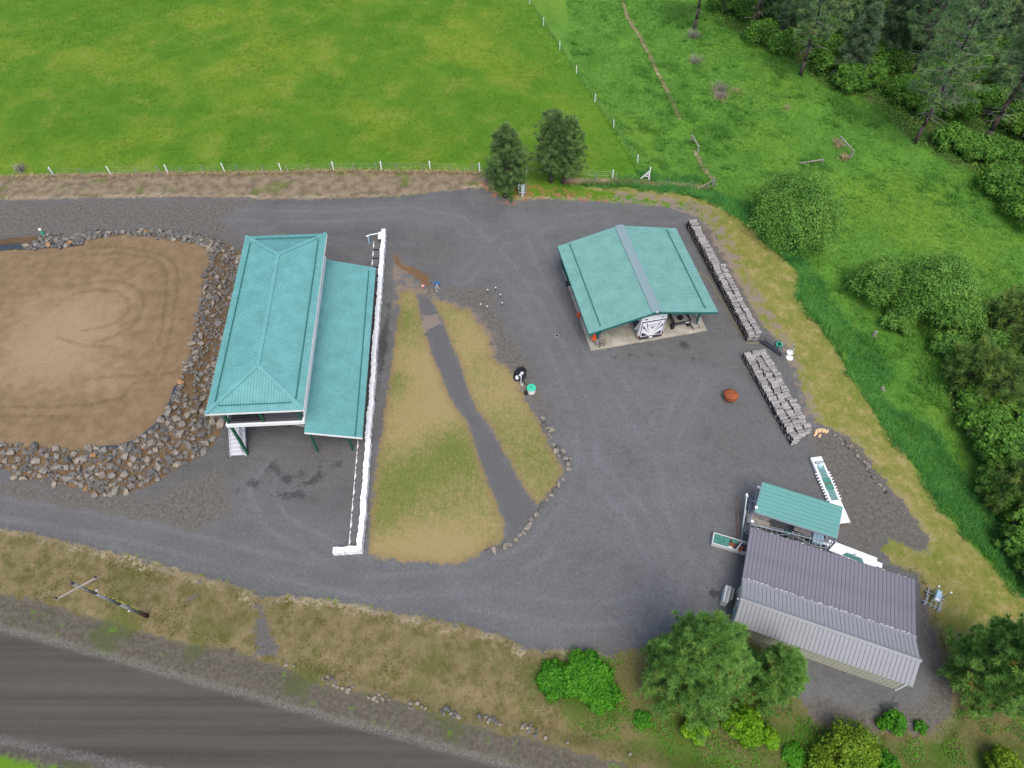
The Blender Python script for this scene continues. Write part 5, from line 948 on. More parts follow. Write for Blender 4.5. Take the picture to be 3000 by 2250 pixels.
def dock(name, label, p0, p1, w, z=.32):
    p0, p1 = Vector((*p0, 0)), Vector((*p1, 0)); d = p1 - p0
    return thing(name, label, 'dock section', tuple(p0), math.atan2(d.y, d.x), 'white dock sections by the boat lift'), d.length
t_, Ld = dock('dock_section', 'long white dock section with rows of white rollers and green carpet', (26.73, 30.65), (27.62, 24.45), .95)
obj('deck', MB().box((Ld / 2, 0, .34), (Ld, .98, .1)), M['white'], t_)
for s_ in (-1, 1): obj('side_beam', MB().box((Ld / 2, s_ * .46, .2), (Ld, .06, .18)), M['white'], t_)
obj('carpet', MB().box((2.55, .02, .40), (3.3, .62, .02)), M['carpet_pale'], t_)
for xk in (2.35, 2.95): obj('hatch', MB().box((xk, .02, .44), (.5, .68, .06)), M['teal_lid' if 0 else 'carpet'], t_)
obj('hinge_board', MB().box((2.66, .02, .43), (.1, .6, .03)), M['brick_red'], t_)
for k in range(10):
    for s_ in (-1, 1): obj('roller', MB().tube((1.55 + k * .28, s_ * .50, .30), (1.55 + k * .28, s_ * .66, .30), .06, 8), M['white'], t_)
obj('drum', MB().tube((.62, -.36, .52), (.62, .36, .52), .11, 12), M['galv'], t_); obj('box_lid', MB().box((.95, -.05, .45), (.35, .3, .12)), M['pale_blue'], t_)
for xk in (.4, Ld - .4): obj('foot', MB().box((xk, 0, .06), (.2, .8, .12)), M['dark'], t_)
t_, Ld = dock('dock_section', 'white dock section with green carpet lying along the lean-to roof edge', (25.75, 22.55), (29.25, 21.0), .9)
obj('deck', MB().box((Ld / 2, 0, .34), (Ld, .95, .1)), M['white'], t_)
obj('end_board', MB().box((Ld + .22, -.02, .3), (.5, .45, .08)), M['white'], t_); obj('end_board', MB().box((-.25, .05, .32), (.5, .3, .08)), M['white'], t_)
obj('carpet', MB().prism([(1.2, -.45, .392), (1.5, -.08, .392), (2.7, -.08, .392), (2.9, -.45, .392)], (0, 0, .02)), M['carpet'], t_)
for k in range(4): obj('carpet_fold', MB().bar((1.55 + k * .32, -.42, .43), (1.75 + k * .30, -.1, .43), .10, .05), M['carpet_pale'], t_)
obj('cleat', MB().path([(2.0, -.12, .4), (2.05, -.05, .55), (2.2, .02, .5)], .03, 6), M['dark'], t_)
for xk in (.4, Ld - .4): obj('foot', MB().box((xk, 0, .14), (.2, .8, .28)), M['dark'], t_)
t_, Ld = dock('dock_section', 'short green topped dock section with white sides at the barn corner', (16.45, 23.0), (19.4, 22.05), .95)
obj('frame', MB().box((Ld / 2, -.46, .3), (Ld, .07, .5)).box((Ld / 2, .46, .3), (Ld, .07, .5)).box((0.03, 0, .3), (.07, .88, .5)), M['offwhite'], t_)
for k in range(3):
    for j in range(2): obj('carpet_tile', MB().box((.28 + k * .42, -.21 + j * .42, .56), (.40, .40, .03)), M['carpet'], t_)
obj('carpet_tile', MB().box((1.75, .3, .5), (.5, .4, .03)), M['carpet'], t_); obj('plank', MB().box((1.55, -.05, .42), (.5, .35, .06)), M['brick_red'], t_)
obj('plank', MB().box((2.1, -.1, .5), (.07, .8, .4), R(-25)), M['white'], t_); obj('plank', MB().box((2.25, -.25, .45), (.3, .5, .3), R(-25)), M['brick_red'], t_); obj('plank', MB().box((1.4, -.3, .4), (.5, .3, .06)), M['offwhite'], t_)

wl = thing('watercraft_lift', 'small galvanised cradle lift with white topped posts and blue tank east of barn', 'boat lift', (32.95, 18.1, H(32.95, 18.1)), R(-32))
for y_ in (-.45, .45): obj('base_beam', MB().bar((-.75, y_, .15), (.75, y_, .15), .07, .07), M['galv'], wl)
for x_ in (-.55, .45): obj('cross_beam', MB().bar((x_, -.85, .2), (x_, .85, .2), .07, .07), M['galv'], wl)
for x_ in (-.3, .6):
    obj('post', MB().tube((x_, .62, 0), (x_, .62, 1.3), .04, 8), M['galv'], wl); obj('post_cap', MB().lathe([(.07, 1.3), (.07, 1.4)], (x_, .62, 0), 8), M['white'], wl)
obj('tank', MB().box((.05, .35, .6), (.36, .75, .36)), M['pale_blue'], wl, bevel=.05); obj('tank_end', MB().box((.05, -.1, .58), (.34, .14, .3)), M['white'], wl)
for k in range(4): obj('cradle_bar', MB().bar((-.5 + k * .34, -.75, .3), (-.5 + k * .34, .1, .42), .04, .04), M['galv'], wl)

# ---------------------------------------------------------------- utility pole, meters, pipes, small yard things
px_, py_ = DATA['pole']
up_ = thing('utility_pole', 'weathered utility pole with one crossarm and dark base on the dry verge', 'utility pole', (px_, py_, H(px_, py_)))
top = Vector((-1.15, 1.65, 9.0)) * 1.0
pole_dir = Vector((-.062, -.085, 1.0)); hp = 9.6; Pz = lambda h: pole_dir * h
obj('pole', MB().path([Pz(1.3), Pz(4), Pz(7), Pz(hp)], .135, 10, .10), plain('grey pole wood', (.20, .20, .19), .9, .15, 0, .25, 3, .3), up_, smooth=True)
obj('butt', MB().path([Pz(-.2), Pz(1.32)], .155, 10), plain('tarred pole base', (.045, .028, .02), .9, .2, 0, .3, 3), up_, smooth=True)
arm_c = Pz(hp - .55); arm_d = Vector((.80, .55, 0)).normalized()
obj('crossarm', MB().bar(arm_c - arm_d * 1.35 + Vector((0, -.16, 0)), arm_c + arm_d * 1.35 + Vector((0, -.16, 0)), .08, .10), M['wood_old'], up_)
for s_ in (-1.25, 1.25): obj('insulator', MB().lathe([(.06, 0), (.08, .06), (.05, .2)], tuple(arm_c + arm_d * s_ + Vector((0, -.16, .06))), 8), M['dark'], up_)
obj('pole_cap', MB().lathe([(.10, 0), (.12, .08), (.06, .22)], tuple(Pz(hp)), 8), M['dark'], up_); obj('bolt_tag', MB().box(Pz(7.2) + Vector((.12, .16, 0)), (.1, .1, .14)), M['offwhite'], up_); obj('bolt_tag', MB().box(Pz(2.4) + Vector((-.1, -.16, 0)), (.12, .08, .12)), M['offwhite'], up_)
lich = MB()
for k in range(45):
    h_ = 1.6 + 7.2 * random.random(); lich.box(Pz(h_) + Vector((.10, .11, 0)) + Vector((random.uniform(-.03, .03), random.uniform(-.03, .03), 0)), (.035, .035, random.uniform(.06, .2)))
obj('lichen', lich, M['yellow'], up_)
mx, my = DATA['meter'][0]
mt = thing('meter_pedestal', 'pale grey electric meter cabinets on posts under the roadside pines', 'meter', (mx, my, 0))
obj('main_cabinet', MB().box((.0, 0, 1.25), (.40, .22, .85)), M['meter_grey'], mt, bevel=.02); obj('small_cabinet', MB().box((-.42, .02, 1.35), (.27, .18, .55)), M['meter_grey'], mt, bevel=.02)
for x_, h_ in ((-.42, 1.9), (.36, 2.1)): obj('post', MB().box((x_, .08, h_ / 2), (.07, .07, h_)), M['galv'], mt)
for x_ in (-.12, 0, .1): obj('conduit', MB().tube((x_, -.04, 0), (x_, -.04, .85), .035, 8), M['white'], mt)
obj('rail', MB().box((0, .08, .5), (.85, .05, .06)), M['offwhite'], mt)
hx, hy = DATA['meter'][1]
hy_ = thing('tyre_marker', 'black tyre with a pale tipped post standing in it under the pines', 'marker', (hx, hy, 0)); obj('tyre', tyre_mb((0, 0, .1), .25, .1), M['black'], hy_, smooth=True); obj('base', MB().lathe([(.2, 0), (.2, .12)], n=12), M['sage'], hy_); obj('post', MB().tube((0, 0, 0), (0, 0, .95), .035, 8), M['dark'], hy_); obj('post_tip', MB().tube((0, 0, .95), (0, 0, 1.2), .045, 8), M['offwhite'], hy_)
cx_, cy_ = DATA['cleanout']; cp = thing('vent_pipe', 'teal standpipe with white cap behind the boulders by the gravel drive', 'pipe', (cx_, cy_, 0)); obj('pipe', MB().tube((0, 0, 0), (0, 0, .75), .11, 8), M['teal_lid'], cp); obj('cap', MB().lathe([(.15, .72), (.15, .86), (.09, .9)], n=10), M['white'], cp)
fx, fy = DATA['rust_pit']; fp = thing('fire_pit', 'rusty steel fire pit with a domed lid in the open gravel yard', 'fire pit', (fx, fy, 0))
obj('bowl', MB().lathe([(.30, .12), (.52, .18), (.62, .38), (.64, .45)], n=24), M['rust'], fp, smooth=False); obj('lid', MB().lathe([(.68, 0), (.69, .04), (.5, .13), (.2, .18), (.02, .19)], n=28), M['rust'], fp, (0, .06, .60), (R(-9), 0, 0), True)
for k in range(3): a = k * 2.094; obj('foot', MB().bar((.3 * math.cos(a), .3 * math.sin(a), .14), (.5 * math.cos(a), .5 * math.sin(a), 0), .06, .05), M['rust'], fp)
obj('lid_stay', MB().box((.45, .3, .5), (.05, .05, .14)).box((-.45, .3, .5), (.05, .05, .14)).box((0, -.5, .5), (.05, .05, .14)), M['rust'], fp)
tx, ty_ = DATA['tank']; tk = thing('septic_riser', 'white drum with a round sea green lid at the lawn edge', 'tank', (tx, ty_, 0)); obj('drum', MB().lathe([(.40, 0), (.41, .55)], n=24), M['white'], tk, smooth=False); obj('lid', MB().lathe([(.43, .55), (.43, .61), (.40, .63), (.02, .65)], n=28), M['teal_lid'], tk); obj('lid_knob', MB().lathe([(.07, .65), (.06, .68)], n=12), M['green_dark'], tk)
tpx, tpy = DATA['tarp']; cl = thing('pipe_coil', 'loose coil of black plastic pipe heaped on a dark sheet at the lawn edge', 'pipe coil', (tpx + .05, tpy + .05, 0), R(-18))
vs = [(0, 0, .05)] + [(.58 * math.cos(k * .3927) * random.uniform(.85, 1.15), .9 * math.sin(k * .3927) * random.uniform(.85, 1.1), .012) for k in range(16)]
obj('sheet', MB().add(vs, [(0, 1 + k, 1 + (k + 1) % 16) for k in range(16)]), M['tarp'], cl)
for k in range(7):
    o_ = obj('ring', tyre_mb((0, 0, 0), .46 - .02 * (k % 3), .045, 20, 6), M['black'], cl, (random.uniform(-.06, .06), .12 + random.uniform(-.1, .1), .07 + k * .06), (random.uniform(-.14, .14), random.uniform(-.14, .14), 0), True); o_.scale = (1.0, random.uniform(1.25, 1.5), 1)
obj('loose_end', MB().path([(.4, -.4, .06), (.75, -.75, .05), (1.0, -.95, .05)], .045, 6), M['black'], cl)
for (jx, jy), lab, g_ in zip(DATA['jugs'], ('white plastic jug nearest the lawn on the black tarp', 'pale round bucket on the right of the black tarp', 'small white lid on top of the black tarp'), (0, 1, 2)):
    z0_ = (.06, .12, .3)[g_]; j_ = thing('plastic_jug', lab, 'jug', (jx, jy, z0_)); r_ = (.17, .2, .13)[g_]; hh = (.4, .22, .08)[g_]
    obj('body', MB().lathe([(r_ * .9, 0), (r_, .05), (r_, hh * .7), (r_ * .5, hh)], n=14), M['white'] if g_ != 1 else M['offwhite'], j_, smooth=True); obj('cap', MB().lathe([(r_ * .3, hh), (r_ * .3, hh + .05)], n=8), M['offwhite'], j_)
fx, fy = DATA['flowerpot']; fpot = thing('flower_pot', 'dark plant pot beside the green lidded drum', 'plant pot', (fx, fy, 0)); obj('pot', MB().lathe([(.16, 0), (.21, .26), (.21, .28), (.17, .28), (.17, .2)], n=16), M['black'], fpot); obj('plant', MB().path([(0, 0, .2), (-.02, .04, .8)], .02, 5).path([(.05, 0, .2), (.1, .1, .5)], .015, 5), M['green_post'], fpot)
for (qx, qy), lab, hh, mm in ((DATA['tallpost'][0], 'tall pale post standing beside the black tarp', 1.25, 'offwhite'), (DATA['tallpost'][1], 'short white stub pipe below the tall pale post', .3, 'white')):
    q_ = thing('post', lab, 'post', (qx, qy, 0)); obj('shaft', MB().tube((0, 0, 0), (0, 0, hh), .045, 8), M[mm], q_); obj('cap', MB().lathe([(.06, hh), (.05, hh + .05)], n=8), M['white'], q_)
for k, (qx, qy) in enumerate(DATA['stakes']):
    lab = ['path light with white head, leftmost of the upper pair on the gravel', 'path light with white head, right of the upper pair on the gravel', 'path light with white head between the upper pair and lowest light', 'path light with white head, lowest at the gravel edge', 'larger pale knob light by the lawn tip', 'small pale light just right of the larger knob'][k]
    q_ = thing('path_light', lab, 'path light', (qx, qy, 0), 0, 'path lights in the gravel by the lawn tip'); hh = .5 if k < 4 else .12; obj('stake', MB().tube((0, 0, 0), (0, 0, hh), .025, 6), M['black'], q_); obj('head', MB().lathe([(.05, hh), (.075, hh + .03), (.05, hh + .08)], n=10), M['white'], q_)
sx_, sy_ = DATA['bluesign'][0]; sg_ = thing('wire_sign', 'small blue sign on bent white wire legs at the lawn tip', 'sign', (sx_, sy_, 0)); obj('sign_face', MB().bar((-.3, .55, .72), (.32, .6, .72), .03, .42), M['blue'], sg_); obj('wire_leg', MB().path([(0, .55, .55), (-.12, .3, .25), (-.02, .1, .05), (.1, 0, 0)], .018, 5).path([(0, .55, .55), (.22, .3, .1)], .018, 5), M['white'], sg_)
bx_, by_ = DATA['bluesign'][1]; bp = thing('round_float', 'round pale pink float lying on gravel by the lawn tip', 'float', (bx_, by_, 0)); obj('ball', MB().lathe([(.05, 0), (.17, .08), (.19, .16), (.13, .26), (.03, .3)], n=16), M['pink'], bp, smooth=True); obj('cap', MB().lathe([(.05, .3), (.04, .33)], n=8), M['rust'], bp)

# folding ramp, hose reel, sign stands
rp_ = [Vector((*p, 0)) for p in DATA['ramp']]
rm = thing('gangway_ramp', 'dark slatted gangway ramp with side rails between the two log piles', 'ramp', (0, 0, 0))
A_, B_, C_r, D_r, E_, F_r = rp_; z = Vector((0, 0, 1))
obj('side_beam', MB().bar(A_ + z * .25, C_r + z * .12, .08, .1).bar(F_r + z * .25, D_r + z * .12, .08, .1), M['dark'], rm)
for k in range(13):
    u = (k + .5) / 13; obj('slat', MB().bar((A_ + z * .28).lerp(C_r + z * .15, u), (F_r + z * .28).lerp(D_r + z * .15, u), .13, .03), plain('slate blue slat', (.045, .055, .075), .5, .4) if k == 0 and False else M['dark'], rm)
for P0, P1 in ((F_r, D_r), (A_, C_r)):
    rr = MB().tube(P0 + z * 1.1, P0.lerp(P1, .75) + z * 1.0, .02, 6)
    for u in (0, .28, .55, .75): rr.tube(P0.lerp(P1, u) + z * .2, P0.lerp(P1, u) + z * (1.1 - .13 * u), .02, 6)
    obj('handrail', rr, M['dark'], rm)
obj('end_stop', MB().bar(C_r + z * .1, C_r + z * .75, .1, .04).bar(C_r + z * .1 + Vector((.25, .1, 0)), C_r + z * .75 + Vector((.25, .1, 0)), .1, .04), M['wood_old'], rm)
rx, ry = DATA['reel']; rl_ = thing('hose_reel', 'sea green coiled hose ring beside the dark ramp', 'hose', (rx, ry, .12), 0)
for k in range(2): obj('coil', tyre_mb((0, 0, .06 + k * .12), .27, .085, 18, 6), M['teal_lid'], rl_, smooth=True)
obj('strap', MB().box((-.12, 0, .18), (.05, .75, .28)).box((.1, 0, .18), (.05, .75, .28)), M['green_dark'], rl_)
for k, (qx, qy) in enumerate(DATA['signstands']):
    q_ = thing('sign_stand', ['pole stand on a round white base, farther of the two by the ramp', 'pole stand on a round white base, nearer of the two by the ramp'][k], 'stand', (qx, qy, 0)); obj('base', MB().lathe([(.34, 0), (.33, .06), (.05, .1)], n=20), M['white'], q_); obj('pole', MB().tube((0, 0, .05), (.12, .15, 1.15), .03, 8), M['galv'], q_)
    obj('panel', MB().bar((.05, .06, .45), (.13, .16, 1.2), .03, .16 + .06 * k), M['pale_blue'] if k == 0 else M['offwhite'], q_); obj('panel_stripe', MB().bar((.09, .10, .75), (.10, .12, .92), .035, .17 + .06 * k), M['red'] if k else M['navy'], q_)
hs = MB().path([(p[0], p[1], .03) for p in DATA['hose']], .025, 6); tag(obj('hose', hs, M['hose']), 'thin tan hose laid along the foot of the long log pile', 'hose')
dx_, dy_ = DATA['drain']; dr = thing('drain_cover', 'small round dark drain cover in the gravel west of the garage', 'drain', (dx_, dy_, .004)); obj('cover', MB().lathe([(.16, 0), (.15, .012)], n=16), M['black'], dr); obj('frame', MB().lathe([(.2, 0), (.19, .006)], n=16), M['sage'], dr)

# ---------------------------------------------------------------- fences
def fence(name, label, posts, mat, h, w, lean=0.0, wires=(.35, .65, .95), capm=None, wire=True):
    pts = sorted(posts); t_ = thing(name, label, 'fence', (pts[0][0], pts[0][1], H(*pts[0]))); o_ = Vector(t_.location)
    for x, y in posts:
        b_ = Vector((x, y, H(x, y))) - o_; d_ = Vector((random.uniform(-.05, .05) + lean, random.uniform(-.04, .04), 1)); obj('post', MB().bar(b_ - Vector((0, 0, .2)), b_ + d_ * h, w, w), mat, t_)
    if wire:
        for z_ in wires: obj('wire', MB().path([Vector((x, y, H(x, y) + z_)) - o_ for x, y in pts], .004, 4), M['galv'], t_)
    return t_
fence('wire_fence', 'wire fence of white sleeved posts along the south edge of the hay field', DATA['white_posts'], M['white'], 1.2, .12, -.03)
fence('steel_post_fence', 'thin dark steel fence posts standing between the white ones', DATA['dark_posts'], M['wood_old'], 1.2, .07, -.02, wire=False)
fence('cross_fence', 'row of white posts running away between hay field and meadow', DATA['east_posts'], M['white'], 1.2, .09, -.05)
(ax1, ay1), (ax2, ay2) = DATA['aframe']; af = thing('gate_brace', 'white triangular gate brace at the fence corner', 'gate', (ax1, ay1, 0)); dv = Vector((ax2 - ax1 + .05, ay2 - ay1, 0))
obj('upright', MB().bar(dv, dv + Vector((-.03, 0, 1.75)), .12, .12), M['white'], af); obj('diagonal', MB().bar((0, 0, .1), dv + Vector((0, 0, 1.3)), .1, .1), M['white'], af)
for u in (.35, .65): obj('rung', MB().bar(Vector((0, 0, .1)).lerp(dv + Vector((0, 0, 1.3)), u), dv + Vector((0, 0, .2 + u * .7)), .07, .07), M['white'], af)
cp1, cp2 = DATA['cornerpost']; z1 = H(*cp1); c_ = thing('corner_post', 'weathered timber corner post with a leaning stay in dry grass', 'post', (*cp1, z1)); obj('post', MB().bar((0, 0, -.2), (0, 0, 1.3), .2, .2), M['wood_old'], c_); obj('stay', MB().bar((cp2[0] - cp1[0], cp2[1] - cp1[1], 0), (-.1, 0, .9), .08, .08), M['wood_old'], c_); obj('rail', MB().bar((.3, -.1, -.2), (.3, -.1, 1.0), .1, .1), M['wood_old'], c_)
for k, key in enumerate(('brace1', 'brace2')):
    p0, p1 = DATA[key]; z0 = H(*p0); b_ = thing('fence_brace', ['old timber H brace standing at the end of the straw line', 'old timber H brace standing alone above the large willow bush'][k], 'fence', (*p0, z0)); d_ = Vector((p1[0] - p0[0], p1[1] - p0[1], 0))
    for q0 in (Vector(), d_): obj('post', MB().bar(q0 - Vector((0, 0, .2)), q0 + Vector((0, 0, 1.15)), .15, .15), M['wood_old'], b_)
    obj('rail', MB().bar(Vector((0, 0, 1.05)), d_ + Vector((0, 0, 1.05)), .12, .12), M['wood_old'], b_)
p0, p1 = DATA['rail']; r_ = thing('old_rail', 'fallen grey rail on a stub post above the willow bush', 'rail', (*p0, H(*p0))); d_ = Vector((p1[0] - p0[0], p1[1] - p0[1], 0)); obj('rail', MB().bar((0, 0, .3), d_ + Vector((0, 0, .75)), .12, .12), M['wood_old'], r_); obj('post', MB().bar(d_ - Vector((0, 0, .2)), d_ + Vector((0, 0, .85)), .15, .15), M['wood_old'], r_)
for k, (qx, qy) in enumerate(DATA['stump']):
    s_ = thing('stump', ['short grey stump in the tall grass below the willow bush', 'low broken stump hidden in the tall bank grass'][k], 'stump', (qx, qy, H(qx, qy))); obj('trunk', MB().path([(0, 0, -.1), (0, 0, .35), (.05, 0, .75 - .35 * k)], .17, 8, .12), M['wood_old'], s_); obj('root', MB().bar((0, 0, .05), (.3, -.15, 0), .1, .1).bar((0, 0, .05), (-.3, -.1, 0), .1, .1), M['wood_old'], s_)

# ---------------------------------------------------------------- firewood
def log_mesh(k):
    r0 = random.Random(k); mb = MB(); n = 9; kind = k % 3
    ang = [2 * math.pi * i / n for i in range(n)]
    if kind == 0: prof = [(math.cos(a) * (1 + r0.uniform(-.08, .08)), math.sin(a) * (1 + r0.uniform(-.08, .08))) for a in ang]
    elif kind == 1: prof = [(1.05, -.35)] + [(math.cos(a) * 1.05, math.sin(a) * .95 - .35) for a in [math.pi * i / 7 for i in range(1, 7)]] + [(-1.05, -.35)]
    else: prof = [(-.9, -.5), (.95, -.55), (1.0, .05), (.55, .75), (-.2, .9), (-.95, .35)]
    m = len(prof); vs = [(x, p * .5, q_ * .5) for x in (-.5, .5) for p, q_ in prof]
    mb.add(vs, [(i, (i + 1) % m, m + (i + 1) % m, m + i) for i in range(m)], 0); mb.add([vs[i] for i in range(m)], [tuple(range(m - 1, -1, -1))], 1); mb.add([vs[m + i] for i in range(m)], [tuple(range(m))], 1)
    return mb.mesh('log', M['log'])
LOGS = [log_mesh(k) for k in range(9)]
stuff_log = {'v': [], 'f': [], 'm': []}
def place_log(c, length, dia, rz, label, group, cat='log'):
    o = bpy.data.objects.new('firewood_log', random.choice(LOGS)); COL.objects.link(o)
    o.location = c; o.scale = (length, dia, dia); o.rotation_euler = (random.choice((0, 0, .3, -.3, .6)), random.uniform(-.06, .06), rz + random.uniform(-.10, .10)); tag(o, label, cat, group); return o
def under_logs(name, items, label):
    mb = MB()
    for (c, length, dia, rz) in items:
        me = random.choice(LOGS); Mx = Matrix.Translation(c) @ Matrix.Rotation(rz, 4, 'Z') @ Matrix.Diagonal((length, dia, dia, 1))
        vs = [Mx @ v.co for v in me.vertices]
        n0 = len(mb.v); mb.v += [tuple(v) for v in vs]
        for p in me.polygons: mb.f.append(tuple(n0 + i for i in p.vertices)); mb.m.append(p.material_index)
    o = obj(name, mb, M['log']); tag(o, label, None, None, 'stuff')
def woodpile(p0, p1, cols, step, height, label, group, name, ulabel):
    p0, p1 = Vector((*p0, 0)), Vector((*p1, 0)); d = p1 - p0; L_ = d.length; d.normalize(); e = Vector((-d.y, d.x, 0))
    if e.x < 0: e = -e
    rz = math.atan2(e.y, e.x); u = 0.0; und = []; cnt = 0
    while u < L_:
        dia = step * random.uniform(.68, 1.4); fr = u / L_; off = 0.0
        for (f0, f1, w_, hofs) in cols:
            if f0 <= fr < f1:
                zt = height + hofs + random.uniform(-.10, .10); ln = w_ * random.uniform(.84, 1.10)
                c = p0 + d * (u + random.uniform(-.05, .05)) + e * (off + ln / 2 + random.uniform(-.06, .06)); c.z = zt - dia / 2
                place_log(c, ln, dia * 1.12, rz, label, group); cnt += 1
                z_ = zt - dia
                while z_ > .1:
                    dd = random.uniform(.2, .3); und.append((p0 + d * (u + random.uniform(-.08, .08)) + e * (off + w_ / 2 + random.uniform(-.05, .05)) + Vector((0, 0, max(z_ - dd / 2, .1))), w_, dd * 1.15, rz)); z_ -= dd * .9
                off += w_ + .02
        u += dia * .93
    under_logs(name, und, ulabel); return cnt
n1_ = woodpile((19.42, 60.1), (23.1, 43.75), [(0, .44, .88, .0), (.44, 1, .66, -.04), (.44, 1, .56, .10)], .19, 1.12, 'weathered grey firewood log on top of the long narrow pile behind the garage', 'logs on top of the long narrow pile', 'firewood_stack', 'lower layers of the long firewood pile')
n2_ = woodpile((22.35, 41.6), (24.85, 32.15), [(0, 1, .74, -.05), (0, .97, .70, .06), (.0, .95, .66, .10)], .29, .88, 'weathered grey firewood log on top of the wide pile beyond the fire pit', 'logs on top of the wide pile', 'firewood_stack', 'lower layers of the wide firewood pile')
b_ = thing('beam', 'pale squared beam lying lengthwise on top of the wide log pile', 'timber', (24.05, 40.7, 1.12), R(-74)); obj('timber', MB().box((0, 0, 0), (1.5, .16, .14)), M['wood_old'], b_); obj('timber', MB().box((1.4, .1, -.03), (1.3, .14, .12), R(4)), M['wood_old'], b_)
for k, (qx, qy) in enumerate(DATA['split_logs']):
    s_ = obj('split_log', LOGS[1 + (k % 2)], None, None, (qx, qy, .1), (random.uniform(-.3, .3), 0, R(60) + random.uniform(-.4, .4))); s_.scale = (.42, .2, .17); s_.data = s_.data.copy(); s_.data.materials[0] = M['wood_new']; s_.data.materials[1] = M['wood_new']
    tag(s_, 'fresh cream coloured split log lying past the end of the wide pile', 'log', 'fresh split logs past the wide pile')

# ---------------------------------------------------------------- stones
def stone_mesh(k):
    r0 = random.Random(100 + k); bm = bmesh.new()
    for _ in range(13):
        v = Vector((r0.gauss(0, 1), r0.gauss(0, 1), r0.gauss(0, 1))).normalized() * r0.uniform(.82, 1.0); bm.verts.new((v.x * .5, v.y * .40, v.z * .34))
    r_ = bmesh.ops.convex_hull(bm, input=bm.verts); bmesh.ops.delete(bm, geom=[g for g in r_['geom_interior'] if isinstance(g, bmesh.types.BMVert)], context='VERTS')
    me = bpy.data.meshes.new('stone'); bm.to_mesh(me); bm.free(); me.materials.append(M['rock']); return me
STONES = [stone_mesh(k) for k in range(14)]
def stone_at(name, x, y, z, s, parent=None):
    o = bpy.data.objects.new(name, random.choice(STONES)); COL.objects.link(o); o.parent = parent
    o.location = (x, y, z); o.scale = (s * random.uniform(.9, 1.2), s * random.uniform(.9, 1.15), s * random.uniform(.9, 1.2)); o.rotation_euler = (random.uniform(-.5, .5), random.uniform(-.5, .5), random.uniform(0, 6.28)); return o
emb = thing('boulder_embankment', 'bank of dumped grey basalt boulders around the raised brown dirt pad', 'embankment', (0, 0, 0))
cand = []
xs = rng.uniform(-62, -20, 30000); ys_ = rng.uniform(25, 66, 30000)
pd, rd = sample(Zn['pad'], xs, ys_), sample(Zn['riprap'], xs, ys_)
keep = (pd < .05) & (rd > .05) & (xs > -52); xs, ys_, pd, rd = xs[keep], ys_[keep], pd[keep], rd[keep]
placed = []
cell = {}
def try_stone(x, y, s):
    k = (int(x // .9), int(y // .9))
    for i in (-1, 0, 1):
        for j in (-1, 0, 1):
            for (a, b, c) in cell.get((k[0] + i, k[1] + j), ()):
                if (a - x) ** 2 + (b - y) ** 2 < ((c + s) * .33) ** 2: return
    cell.setdefault(k, []).append((x, y, s)); placed.append((x, y, s))
for x, y, a, b in zip(xs, ys_, pd, rd):
    south = y < 36.5; crest = a > -.75
    if south: s = random.uniform(.6, 1.12)
    elif y > 56: s = random.uniform(.5, .85)
    else:
        s = random.uniform(.5, .9)
        if not crest and vnoise(.5, 21, np.array([x]), np.array([y]))[0] < .34: continue
    if y < 40 and not crest and .9 < -a < 1.5 and x > -30 and random.random() < .5: continue
    try_stone(x, y, s)
placed.sort(key=lambda p: -p[2] * (1.3 if p[1] < 40 else 1.0))
for i, (x, y, s) in enumerate(placed[:298]): stone_at('stone', x, y, H(x, y) + s * .16, s, emb)
mb = MB()
for x, y, s in placed[298:] + [(x, y, random.uniform(.22, .52)) for x, y in zip(xs[:2600], ys_[:2600])]:
    me = random.choice(STONES); Mx = Matrix.Translation((x, y, H(x, y) + s * .14)) @ Matrix.Rotation(random.uniform(0, 6.28), 4, 'Z') @ Matrix.Diagonal((s, s, s, 1)); mb.add([Mx @ v.co for v in me.vertices], [tuple(p.vertices) for p in me.polygons])
rs = obj('small_stones', mb, M['rock'], emb); rs['kind'] = 'stuff'
for x, y in DATA['boulders']: s = random.uniform(.48, .78); tag(stone_at('boulder', x, y, s * .16, s), 'grey boulder in the row edging the lawn island beside the gravel drive', 'boulder', 'boulders edging the lawn island')
for x, y in DATA['rocks_east']: s = random.uniform(.34, .55); tag(stone_at('rock', x, y, s * .14, s), 'small grey rock in the line edging the east gravel under the grass bank', 'rock', 'rocks edging the east gravel')
for x, y, s in DATA['roadside']: tag(stone_at('ditch_stone', x, y, H(x, y) + s * .16, s * 1.1), 'grey stone lying in the roadside ditch below the dry verge', 'rock', 'stones in the roadside ditch')
# fabric showing at the pad rim
def ribbon(pts, w, name, label):
    mb = MB(); vs = []
    n = len(pts)
    for i, p in enumerate(pts):
        a, b = pts[max(i - 1, 0)], pts[min(i + 1, n - 1)]; d = Vector((b[0] - a[0], b[1] - a[1], 0)).normalized(); e = Vector((-d.y, d.x, 0))
        for s_ in (-1, -.33, .33, 1): q_ = Vector((p[0], p[1], 0)) + e * s_ * w * random.uniform(.8, 1.2) / 2; vs.append((q_.x, q_.y, H(q_.x, q_.y) + .05 + random.uniform(0, .07)))
    mb.add(vs, [(4 * i + k, 4 * i + k + 1, 4 * i + 5 + k, 4 * i + 4 + k) for i in range(n - 1) for k in range(3)]); tag(obj(name, mb, M['fabric']), label, 'fabric')
def dense(pts, step=.4):
    out = []
    for a, b in zip(pts, pts[1:]):
        n = max(1, int(math.dist(a, b) / step)); out += [(a[0] + (b[0] - a[0]) * i / n, a[1] + (b[1] - a[1]) * i / n) for i in range(n)]
    return out + [pts[-1]]
pp = DATA['pad']
ribbon(dense([(pp[0][0] - 8, pp[0][1] + .4)] + [(x, y + .45) for x, y in pp[0:5]]), 1.0, 'landscape_fabric', 'wrinkled black landscape fabric along the north rim of the dirt pad')
